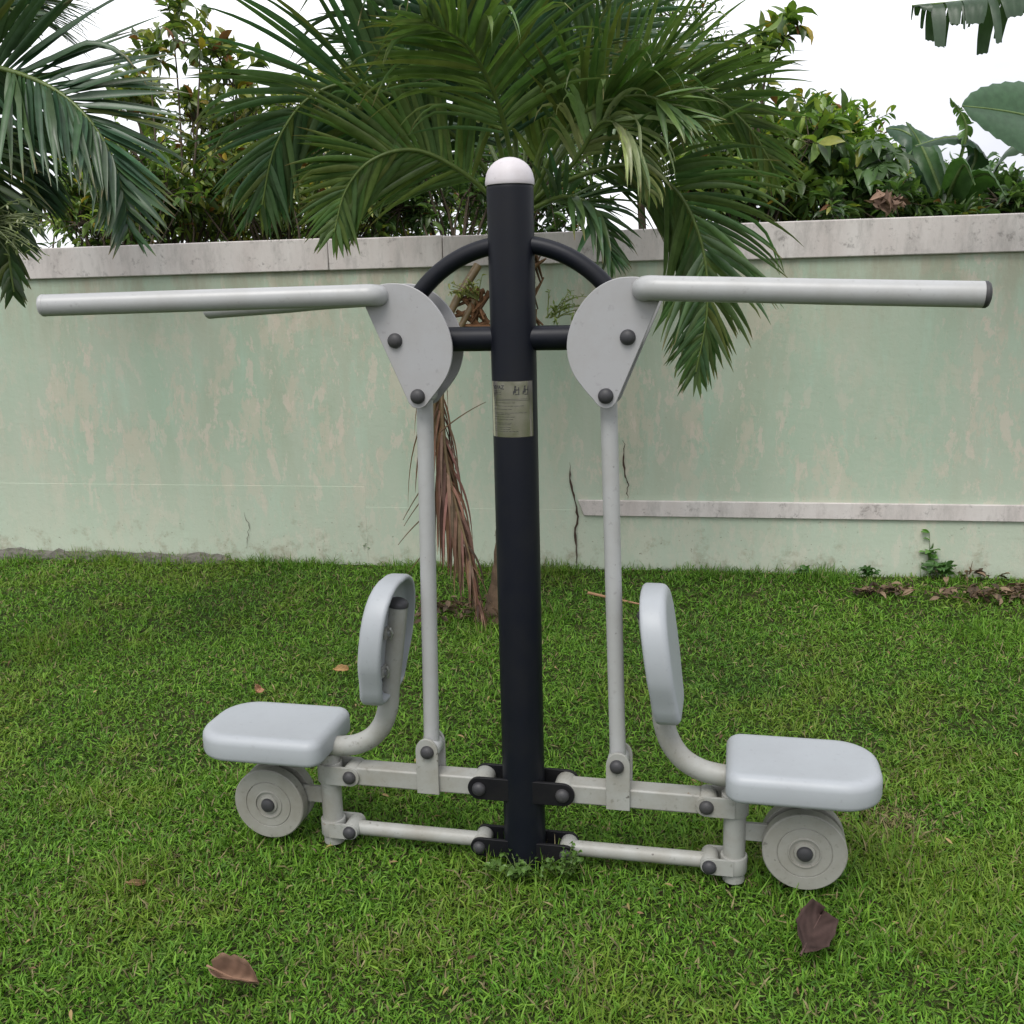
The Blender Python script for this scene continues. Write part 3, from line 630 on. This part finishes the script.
frond(palm2, [(-140, 90, 1.3), (-80, -60, 1.2), (0, -130, 1.1), (70, -110, 1.05), (112, -34, 1.05)], L=.28, n=36, col=D1, g=1.0)
frond(palm2, [(-140, 110, 1.3), (-70, 125, 1.3), (-22, 160, 1.3), (2, 220, 1.32), (14, 292, 1.34)], L=.26, n=50, col=(.055, .10, .035), g=2.2)
frond(palm2, [(-140, 110, 1.3), (-110, 160, 1.2), (-70, 220, 1.2), (-30, 250, 1.2)], L=.34, n=30, col=D1, g=1.4)
for i in range(6):
    a = R(60*i+200)
    if math.cos(a) > .2: continue
    frond(palm2, [cr, cr+np.array([.5*math.cos(a), .5*math.sin(a), .45]), cr+np.array([1.1*math.cos(a), 1.1*math.sin(a), .5]), cr+np.array([1.7*math.cos(a), 1.7*math.sin(a), .1])], L=.5, n=30, col=D1, g=1.0)
acc = Acc()
for i in range(30):
    a = at(-20, 232, 1.25); e = at(random.uniform(5, 48), random.uniform(196, 262), 1.25+random.uniform(-.1, .1)); P = bent(a, e, .03); pathtube(acc, P, .0035, .0015, (.24, .29, .15), 4)
    leaves(acc, np.array([P[k] for k in (3, 4, 5, 6, 7)]), rng.normal(0, 1, (5, 3)), .022, .45, np.tile([.27, .31, .16], (5, 1)))
acc.build('flower_spray', M['leaf'], palm2)
Plant(palm2).fix()

# ------------------------------------------------------------------ trees beyond the wall
PAL = {'mid': [(.10, .175, .045), (.15, .235, .055), (.06, .115, .030), (.19, .26, .05)],
       'olive': [(.10, .15, .045), (.15, .20, .05), (.07, .11, .035), (.25, .28, .06)],
       'dark': [(.055, .105, .038), (.08, .145, .045), (.11, .18, .05)],
       'bright': [(.15, .26, .04), (.22, .33, .055), (.10, .18, .04)],
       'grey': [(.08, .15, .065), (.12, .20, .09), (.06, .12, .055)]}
def tree(label, base, clusters, leaf=.10, width=.42, pal='mid', twigs=11, lpt=8, accent=.05, name='broadleaf_tree', group='trees beyond the wall', tr=.06, tl=.28):
    e = empty(name, (base[0], base[1], 0)); tag(e, label, 'tree', group)
    wood = Acc(); fol = Acc(); b = np.array([base[0], base[1], 0.]); fork = b+np.array([0, 0, base[2]])
    pathtube(wood, bent(b-np.array([0, 0, .2]), fork, 0, side=(.05, .02, 0)), tr, tr*.7, (1, 1, 1), 8)
    for c in clusters:
        px, py, y, r = c[:4]; cc = at(px, py, y); P = bent(fork, cc, random.uniform(-.1, .12), 7, rng.normal(0, .08, 3)); pathtube(wood, P, tr*.2, .004, (1, 1, 1), 5)
        n = int(twigs*(c[4] if len(c) > 4 else 1)); d = nrm(rng.normal(0, 1, (n, 3))+np.array([0, -.15, .35])); ln = r*rng.uniform(.5, 1.1, n)
        st = cc+d*(r*.15); en = st+d*ln[:, None]; en[:, 2] -= .04*rng.random(n); segs(wood, st-d*r*.15, en, .005, .002, (1, 1, 1), 3)
        k = lpt; t = np.linspace(.3, 1.0, k)[None, :, None]; pos = (st[:, None]+(en-st)[:, None]*t).reshape(-1, 3)
        dd = np.repeat(d, k, 0); side = nrm(np.cross(dd, rng.normal(0, 1, dd.shape))); ld = nrm(dd*.55+side+np.array([0, 0, .1])+rng.normal(0, .2, dd.shape))
        m_ = len(pos); pc = np.array(PAL[pal]); col = pc[rng.integers(0, len(pc), m_)]*rng.uniform(.7, 1.35, m_)[:, None]
        ac = rng.random(m_) < accent; col[ac] = np.array([(.35, .26, .04), (.20, .09, .04), (.28, .30, .06)])[rng.integers(0, 3, ac.sum())]
        leaves(fol, pos, ld, leaf, width, col)
    wood.build('trunk', M['wood'], e); fol.build('crown', M['leaf'], e); Plant(e).fix(); return e
def cl(n, xr, top, bot=238, yr=(4.2, 5.2), r=(.16, .28), d=1):
    out = []
    for i in range(n):
        px = random.uniform(*xr); t = np.interp(px, *zip(*top)); out.append((px, t+18+(bot-t-18)*random.random(), random.uniform(*yr), random.uniform(*r), d))
    return out
def bs(px, y, h): p = at(px, 240, y); return (p[0], p[1], h)
tree('tall thin open tree with small olive leaves above the wall near the left palm', bs(175, 4.3, 1.6), cl(8, (125, 240), [(120, 60), (150, 15), (200, 5), (245, 60)], 125, r=(.12, .2)) + [(172, 20, 4.3, .2), (150, 55, 4.3, .15), (220, 60, 4.4, .15), (200, 45, 4.2, .18)], leaf=.10, pal='olive', accent=.09, twigs=9, lpt=8, width=.5)
tree('bushy low green tree above the wall at the left beside the hanging palm tip', bs(110, 4.0, 1.3), cl(38, (62, 200), [(62, 190), (85, 150), (130, 140), (200, 130)], 235, (3.9, 4.7)), leaf=.085, pal='mid', accent=.05)
tree('dense olive tree with yellow flecks above the wall between the two palms', bs(290, 4.3, 1.4), cl(60, (190, 400), [(190, 105), (250, 75), (320, 75), (400, 80)], 235, (4.1, 5.2)), leaf=.095, pal='olive', accent=.07)
tree('dark leafy shrub above the wall right behind the palm crown', bs(460, 4.3, 1.5), cl(34, (370, 600), [(370, 130), (480, 120), (600, 120)], 232, (4.2, 5.0)), leaf=.09, pal='dark', accent=.04, twigs=11)
tree('tall tree with fine small leaves high behind the palm, right of the post', bs(640, 6.2, 2.4), cl(34, (540, 740), [(540, -60), (620, -70), (670, -20), (740, 90)], 170, (5.6, 6.8), (.25, .4)), leaf=.055, pal='mid', accent=.05, twigs=22, lpt=12, tr=.045)
tree('tree with broad bright leaves whose top sprig rises right of the palm', bs(755, 4.3, 1.6), cl(28, (690, 830), [(690, 120), (740, 110), (780, 120), (830, 125)], 225, (4.1, 4.9)) + [(772, 44, 4.3, .17, .5), (750, 40, 4.3, .13, .35), (788, 30, 4.3, .12, .35), (765, 75, 4.3, .16, .6)], leaf=.13, pal='mid', accent=.06, twigs=11, lpt=8, width=.48)
tree('yellow-green shrub above the wall between the palm and the papaya', bs(830, 4.6, 1.7), cl(26, (780, 885), [(780, 150), (820, 92), (862, 98), (885, 150)], 225, (4.4, 5.2)), leaf=.09, pal='bright', accent=.10, twigs=12, lpt=8)
tree('low dark shrubs topping the wall below the banana plants', bs(930, 4.0, 1.5), cl(34, (820, 1060), [(820, 178), (1060, 176)], 222, (3.7, 4.2), (.10, .16)), leaf=.10, pal='dark', accent=.03, name='broadleaf_shrub')
# far hedge line that closes the gaps low over the wall
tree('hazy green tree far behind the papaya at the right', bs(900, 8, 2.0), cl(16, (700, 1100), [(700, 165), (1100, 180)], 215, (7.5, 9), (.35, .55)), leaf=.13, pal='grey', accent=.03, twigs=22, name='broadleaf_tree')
tree('green tree far behind the wall at the left', bs(200, 8, 2.0), cl(18, (90, 520), [(90, 205), (300, 175), (520, 165)], 238, (7.5, 9), (.35, .55)), leaf=.13, pal='mid', accent=.03, twigs=20, name='broadleaf_tree')

# papaya with lobed leaves on long stalks
pe = at(868, 240, 4.5); e = empty('papaya_tree', (pe[0], pe[1], 0)); tag(e, 'papaya tree with pale green lobed leaves above the wall, left of the bananas', 'tree')
wood = Acc(); fol = Acc(); b = np.array([pe[0], pe[1], -.1]); tp = at(868, 215, 4.5); pathtube(wood, bent(b, tp, 0), .06, .04, (1, 1, 1), 10)
for i in range(26):
    q = at(random.uniform(800, 925), random.uniform(140, 195), random.uniform(4.0, 4.9)); P = bent(tp, q, .06); pathtube(wood, P, .008, .005, (1, 1, 1), 5)
    a = np.linspace(0, 2*np.pi, 9)[:-1]+random.random(); up = nrm(np.array([0, -.3, 1])+rng.normal(0, .25, 3)); s1 = nrm(np.cross(up, [1, .2, 0])); s2 = np.cross(up, s1)
    dr = np.cos(a)[:, None]*s1+np.sin(a)[:, None]*s2-up*.25; c = np.array([.085, .155, .06])*random.uniform(.7, 1.4)
    leaves(fol, np.tile(q, (8, 1)), dr, .20, .42, np.tile(c, (8, 1)), upv=np.tile(up, (8, 1)))
wood.build('trunk', M['wood'], e); fol.build('crown', M['leaf'], e); Plant(e).fix()

# banana plants
def banana_leaf(parent, P, w, roll=0., tatter=.0, col=(.05, .105, .05), droop=.35, seed=1, vee=False):
    rr = random.Random(seed); P = smooth_path([at(*p) if len(p) == 3 and not isinstance(p, np.ndarray) else p for p in P], 26 if tatter else 8); n = len(P); acc = Acc(); K = 6
    for sgn in (-1, 1):
        V = []; cut = 0; shift = 0
        for i in range(n):
            T = nrm(P[min(i+1, n-1)]-P[max(i-1, 0)]); S = nrm(np.cross(T, [0, 0, 1.])); U = np.cross(S, T); cr_, sr = math.cos(roll*sgn if vee else roll), math.sin(roll*sgn if vee else roll); S, U = S*cr_+U*sr, U*cr_-S*sr
            f = i/(n-1); ww = w*(math.sin(math.pi*min(1, (.10+.90*f))**.8)**.6 if f < 1 else .02)
            for k in range(K+1):
                g = k/K; V.append(P[i]+sgn*S*ww*g*(1-.25*g*droop)+U*ww*(.16*math.sin(g*2.2))-np.array([0, 0, 1])*ww*droop*g*g+np.array([0, 0, 1])*.006*math.sin(i*2.1+k)*g)
        V = np.array(V).reshape(n, K+1, 3); VV = []; QQ = []; c0 = 0
        # strips between torn slits are separate sheets, each swung a little
        i = 0
        while i < n-1:
            step = n-1 if tatter == 0 else rr.choice((1, 2, 2, 3, 5, 8)); j = min(n-1, i+step); blk = V[i:j+1].copy()
            if tatter:
                sw = rr.uniform(-tatter, tatter); g = (np.linspace(0, 1, K+1)**1.5)[None, :, None]; T = V[j, 0]-V[i, 0]; mid_ = blk.mean(0, keepdims=True); blk = mid_+(blk-mid_)*(1-.45*g**2); blk = blk+(V[i:j+1, :1]-blk)*g*rr.uniform(0, .28); blk = blk+g*(T[None, None]*sw*.4-np.array([0, 0, 1.])*w*abs(rr.gauss(0, tatter*.6)))
            m_ = blk.shape[0]; ids = np.arange(m_*(K+1)).reshape(m_, K+1)+c0; VV.append(blk.reshape(-1, 3)); c0 += m_*(K+1)
            QQ.append(np.stack([ids[:-1, :-1], ids[1:, :-1], ids[1:, 1:], ids[:-1, 1:]], -1).reshape(-1, 4)); i = j
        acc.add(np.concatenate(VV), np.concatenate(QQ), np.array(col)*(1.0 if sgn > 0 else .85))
    l = acc.build('leaf', M['banana'], parent); ra = Acc(); pathtube(ra, P, .014, .004, (.16, .24, .08), 8); ra.build('midrib', M['banana'], l); return l
def stem(parent, b, t, r=.09):
    a = Acc(); pathtube(a, bent(b, t, 0, 12), r, r*.55, (.16, .17, .06), 14); a.build('stem', M['banana'], parent)
q = at(1075, 240, 4.1); e = empty('banana_plant', (q[0], q[1], 0)); tag(e, 'banana plant with a huge upright smooth leaf above the wall at the right edge', 'banana plant', 'banana plants beyond the wall')
tp = at(1068, 205, 4.1); stem(e, (q[0], q[1], -.1), tp)
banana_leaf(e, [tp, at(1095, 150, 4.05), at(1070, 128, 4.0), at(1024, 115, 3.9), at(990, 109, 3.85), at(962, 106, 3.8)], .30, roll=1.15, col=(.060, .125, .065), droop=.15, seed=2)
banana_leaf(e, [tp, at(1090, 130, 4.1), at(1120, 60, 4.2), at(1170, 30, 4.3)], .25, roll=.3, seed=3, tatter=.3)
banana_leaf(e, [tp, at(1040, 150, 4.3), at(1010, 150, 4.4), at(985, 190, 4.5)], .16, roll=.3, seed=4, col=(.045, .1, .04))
Plant(e).fix()
q = at(935, 240, 3.9); e = empty('banana_plant', (q[0], q[1], 0)); tag(e, 'smaller banana plant with arching leaves above the wall, left of the huge leaf', 'banana plant', 'banana plants beyond the wall')
tp = at(945, 205, 3.9); stem(e, (q[0], q[1], -.1), tp, .05)
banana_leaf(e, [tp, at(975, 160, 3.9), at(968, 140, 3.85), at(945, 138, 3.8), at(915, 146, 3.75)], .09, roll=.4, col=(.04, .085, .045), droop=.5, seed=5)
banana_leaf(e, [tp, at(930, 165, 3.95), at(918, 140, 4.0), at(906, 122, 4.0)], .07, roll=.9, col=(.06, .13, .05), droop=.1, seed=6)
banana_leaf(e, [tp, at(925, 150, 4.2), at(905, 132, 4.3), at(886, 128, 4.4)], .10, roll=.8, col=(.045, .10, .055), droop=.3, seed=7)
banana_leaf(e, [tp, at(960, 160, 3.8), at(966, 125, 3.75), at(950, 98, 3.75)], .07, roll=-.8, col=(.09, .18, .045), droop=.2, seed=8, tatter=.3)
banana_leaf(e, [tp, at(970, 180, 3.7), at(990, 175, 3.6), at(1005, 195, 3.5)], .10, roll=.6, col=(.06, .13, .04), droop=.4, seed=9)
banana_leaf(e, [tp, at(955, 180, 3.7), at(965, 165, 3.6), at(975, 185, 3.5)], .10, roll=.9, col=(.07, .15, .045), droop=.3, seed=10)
Plant(e).fix()
q = at(1290, 500, 2.0); q[2] = 0; e = empty('banana_plant', (q[0], q[1], 0)); tag(e, 'banana plant out at the right whose torn leaf hangs into the top right corner', 'banana plant', 'banana plants beyond the wall')
tp = at(1280, 120, 2.0); stem(e, (q[0], q[1], -.1), tp, .10)
banana_leaf(e, [tp, at(1230, 0, 2.0), at(1150, -40, 1.95), at(1060, -22, 1.9), at(985, -2, 1.85), at(912, 6, 1.85)], .25, roll=.15, col=(.045, .085, .045), droop=.7, seed=12, tatter=.55)
banana_leaf(e, [tp, at(1330, 0, 2.0), at(1420, -40, 2.0), at(1530, 20, 2.0)], .22, roll=.1, seed=13, tatter=.4)
banana_leaf(e, [tp, at(1270, -60, 2.3), at(1240, -160, 2.6)], .22, roll=.1, seed=14, tatter=.4)
Plant(e).fix()
# dried banana leaf hanging on the wall top
q = at(890, 212, 3.3); acc = Acc()
for i in range(26):
    a = at(random.uniform(876, 904), random.uniform(188, 204), 3.35); bq = at(random.uniform(868, 918), random.uniform(198, 217), 3.25+random.random()*.15)
    c = np.array([.30, .20, .15])*random.uniform(.3, 1.1); leaves(acc, np.array([a]), np.array([bq-a]), .10, .4, np.tile(c, (1, 1)), upv=rng.normal(0, 1, (1, 3)))
o = acc.build('dry_leaf', M['dry']); tag(o, 'crumpled pinkish brown dry leaf lying on top of the wall at the right', 'dry leaf')

# ------------------------------------------------------------------ weeds
def weed(name, label, p, h, n, leaf, col, spread=.06, cat='weed', group=None):
    e = empty(name, tuple(p)); tag(e, label, cat, group); s = Acc(); f = Acc(); p = np.array(p)
    for i in range(n):
        a = random.uniform(0, 6.28); t = p+np.array([math.cos(a)*spread*random.random(), math.sin(a)*spread*random.random()*.6, h*random.uniform(.4, 1)]); P = bent(p, t, .01, 6); pathtube(s, P, .0022, .0012, (.10, .15, .04), 4)
        k = 3; dr = rng.normal(0, 1, (k+3, 3)); dr[:, 2] = abs(dr[:, 2])*.4; pos = np.array([P[5]]*k+[P[2], P[3], P[4]]); leaves(f, pos, dr, leaf, .75, np.tile(col, (k+3, 1))*rng.uniform(.7, 1.3, (k+3, 1)))
    s.build('stem', M['leaf'], e); f.build('foliage', M['leaf'], e); Plant(e).fix()
weed('creeping_weed', 'small leafy weed creeping up the foot of the navy post', (-.02, -.085, 0), .07, 20, .019, (.11, .20, .05), .10)
weed('creeping_weed', 'bright small-leaved weed around the lower right lug of the post', (.10, -.10, 0), .11, 16, .017, (.11, .20, .05), .08)
p = ground_at(376, 560); weed('leafy_weed', 'green leafy weed at the wall foot left of the push rod', (p[0], p[1]-.03, 0), .14, 9, .05, (.06, .14, .04), .06)
p = ground_at(930, 578); weed('leafy_weed', 'tallest leafy weed against the wall at the right below the white band', (p[0], p[1], 0), .27, 5, .055, (.14, .28, .08), .05)
weed('leafy_weed', 'low round-leaved weed at the foot of the tallest weed', (p[0]+.06, p[1]-.05, 0), .09, 8, .05, (.09, .19, .06), .12)
p = ground_at(870, 580); weed('leafy_weed', 'tiny leafy weed at the wall foot left of the dry leaf litter', (p[0], p[1], 0), .08, 7, .035, (.07, .16, .045), .05)
p = ground_at(805, 578); weed('leafy_weed', 'tiny green weed at the wall foot under the white band, farthest left of those there', (p[0], p[1], 0), .06, 6, .03, (.07, .16, .045), .05)

# ------------------------------------------------------------------ fallen leaves and litter
def dryleaf(name, label, px, py, L, W, rot, col, curl=.35, z=.04, lobes=0, tilt=0, seed=0):
    r2 = np.random.default_rng(seed+50); n, k = 26, 13; u = np.linspace(0, 1, n); v = np.linspace(-1, 1, k); Uu, Vv = np.meshgrid(u, v, indexing='ij')
    prof = np.sin(np.pi*np.clip(u*.97+.03, 0, 1))**.55*(1+.035*np.sin(u*23+seed)+.06*np.sin(u*9)); X = (Uu-.5)*L; Y = Vv*prof[:, None]*W/2*(1-.2*curl)
    Zz = curl*W*.5*(Vv**2)*(prof[:, None])+.05*W*np.sin(Uu*9+seed)+curl*.35*L*(Uu-.5)**2+.07*W*abs(Vv)*(1-Uu*.5)+.22*W*np.clip(Vv-.35, 0, 1)*Uu+.035*W*abs(Vv)*np.sin(Uu*22+Vv*3)+.05*W*np.sin(Uu*4+Vv*2.5)
    V = np.stack([X, Y, Zz], -1).reshape(-1, 3); idx = np.arange(n*k).reshape(n, k); Q = np.stack([idx[:-1, :-1], idx[1:, :-1], idx[1:, 1:], idx[:-1, 1:]], -1).reshape(-1, 4)
    t = np.array(col)*(1+.35*(vnoise(V[:, 0]*60, V[:, 1]*60, 1, seed)-.5))[:, None]*(1+.15*np.sin(np.abs(V[:, 1])/W*26-V[:, 0]/L*24))[:, None]
    p = ground_at(px, py, z+.01); e = empty(name, (p[0], p[1], z), rot); tag(e, label, 'dry leaf')
    a = Acc(); a.add(V, Q, t); o = a.build('blade', M['dry'], e); o.rotation_euler = (tilt, 0, 0)
    s = o.modifiers.new('thick', 'SOLIDIFY'); s.thickness = .0008
    a = Acc(); zz = lambda x: curl*.35*L*(x-.5)**2+.05*W*math.sin(x*9+seed)+.002
    pathtube(a, [((x-.5)*L, 0, zz(x)) for x in np.linspace(-.12, .92, 14)], .0030, .0012, np.array(col)*1.6, 6); o2 = a.build('rib', M['dry'], e); o2.rotation_euler = (tilt, 0, 0)
dryleaf('fallen_leaf', 'large dark brown curled leaf on the grass in front of the right wheel', 811, 930, .175, .105, R(58), (.062, .040, .036), .55, .058, tilt=.42, seed=1)
dryleaf('fallen_leaf', 'brown rolled leaf on the grass at the bottom left of the lawn', 238, 975, .12, .075, R(-22), (.20, .125, .09), 1.5, .055, tilt=.5, seed=2)
dryleaf('fallen_leaf', 'small pinkish leaf on the grass behind the left seat', 258, 688, .045, .045, R(80), (.36, .20, .12), .5, .04, tilt=.6, seed=3)
dryleaf('fallen_leaf', 'small orange-tan leaf on the grass left of the left backrest', 342, 668, .06, .04, R(-5), (.30, .19, .09), .7, .045, tilt=.5, seed=4)
dryleaf('fallen_leaf', 'small dark olive leaf sunk in the grass below the left wheel', 137, 880, .05, .02, R(-5), (.15, .10, .05), .5, .035, tilt=.5, seed=5)
a = ground_at(588, 602); bq = ground_at(655, 614); acc = Acc(); pathtube(acc, bent((a[0], a[1], .05), (bq[0], bq[1], .035), -.01, 10, (0, .03, 0)), .009, .004, (.33, .20, .12), 6)
tag(acc.build('fallen_twig', M['dry']), 'thin reddish brown dry twig on the grass between post and right backrest', 'twig')
def litter(px, py, rx, ry, n, label, cols):
    p = ground_at(px, py); acc = Acc(); pos = np.stack([p[0]+rng.normal(0, rx, n), p[1]+rng.normal(0, ry, n), rng.uniform(.03, .06, n)], 1); d = rng.normal(0, 1, (n, 3)); d[:, 2] *= .3
    wy = (pos[:, :2]-W0)@WN; pos = pos[wy < -.06]; d = d[wy < -.06]; m_ = len(pos); c = np.array(cols)[rng.integers(0, len(cols), m_)]*rng.uniform(.5, 1.3, m_)[:, None]
    leaves(acc, pos, d, .055, .5, c); k = m_//4; segs(acc, pos[:k], pos[:k]+nrm(d[:k])*.09, .003, .001, (.15, .1, .06), 4)
    o = acc.build('leaf_litter', M['dry']); o['kind'] = 'stuff'; o['label'] = label; o['category'] = 'leaf litter'
br = [(.12, .085, .06), (.08, .06, .045), (.22, .16, .11)]
k = 260; yy = rng.uniform(-.6, 3.0, k); xx = rng.uniform(-1, 1, k)*.6*(yy+2.6); acc = Acc(); pp = np.stack([xx, yy, rng.uniform(.012, .034, k)], 1); dd = rng.normal(0, 1, (k, 3)); dd[:, 2] *= .25
leaves(acc, pp, dd, .024, .35, np.array([(.30, .22, .11), (.16, .10, .06), (.24, .20, .08)])[rng.integers(0, 3, k)]*rng.uniform(.6, 1.3, k)[:, None])
o = acc.build('thatch', M['dry']); o['kind'] = 'stuff'; o['label'] = 'tiny dry leaf bits scattered down in the lawn'; o['category'] = 'leaf litter'
litter(985, 580, .12, .03, 150, 'heap of brown dry leaves against the wall at the right', br)
litter(1010, 600, .22, .05, 170, 'strip of brown leaf litter on the grass at the right edge', br)
litter(885, 597, .09, .025, 60, 'small brown leaf litter patch on the grass near the wall at the right', br)
litter(470, 615, .14, .10, 110, 'brown palm debris on the grass around the trunk foot', br)

# ------------------------------------------------------------------ light
w = bpy.data.worlds.new('World'); sc.world = w; w.use_nodes = True; nt = w.node_tree; bg = nt.nodes['Background']
SE, SR = 58, 200   # sun elevation, compass rotation
sky = N(nt, 'ShaderNodeTexSky', sky_type='NISHITA'); sky.sun_disc = False; sky.sun_elevation = R(SE); sky.sun_rotation = R(SR); sky.air_density = 1.2; sky.dust_density = 3
hs = N(nt, 'ShaderNodeHueSaturation'); hs.inputs['Saturation'].default_value = .35; nt.links.new(sky.outputs[0], hs.inputs['Color'])
tc = N(nt, 'ShaderNodeTexCoord'); mp = N(nt, 'ShaderNodeMapping'); mp.inputs['Scale'].default_value = (1, 1, 2.2); mp.inputs['Location'].default_value = (4.3, 1.7, .6); nt.links.new(tc.outputs['Generated'], mp.inputs[0])
cn = noise(nt, mp.outputs[0], 1.6, 5, .5); cloud = ramp(nt, cn, .44, .72, (4.9, 5.0, 5.5), (11.0, 11.1, 11.3))
nt.links.new(mix(nt, .86, hs.outputs[0], cloud), bg.inputs['Color']); bg.inputs['Strength'].default_value = .1
sl = bpy.data.lights.new('sun', 'SUN'); sl.energy = 1.45; sl.angle = R(32); sl.color = (1, .97, .92); so = bpy.data.objects.new('sun', sl); C.objects.link(so)
az = R(SR); d = Vector((math.sin(az)*math.cos(R(SE)), math.cos(az)*math.cos(R(SE)), math.sin(R(SE)))); so.rotation_euler = d.to_track_quat('Z', 'Y').to_euler()
sc.view_settings.view_transform = 'Standard'; sc.view_settings.look = 'None'; sc.view_settings.exposure = .93; sc.view_settings.gamma = 1
sc.render.resolution_x = 1024; sc.render.resolution_y = 1024
sc.render.engine = 'CYCLES'
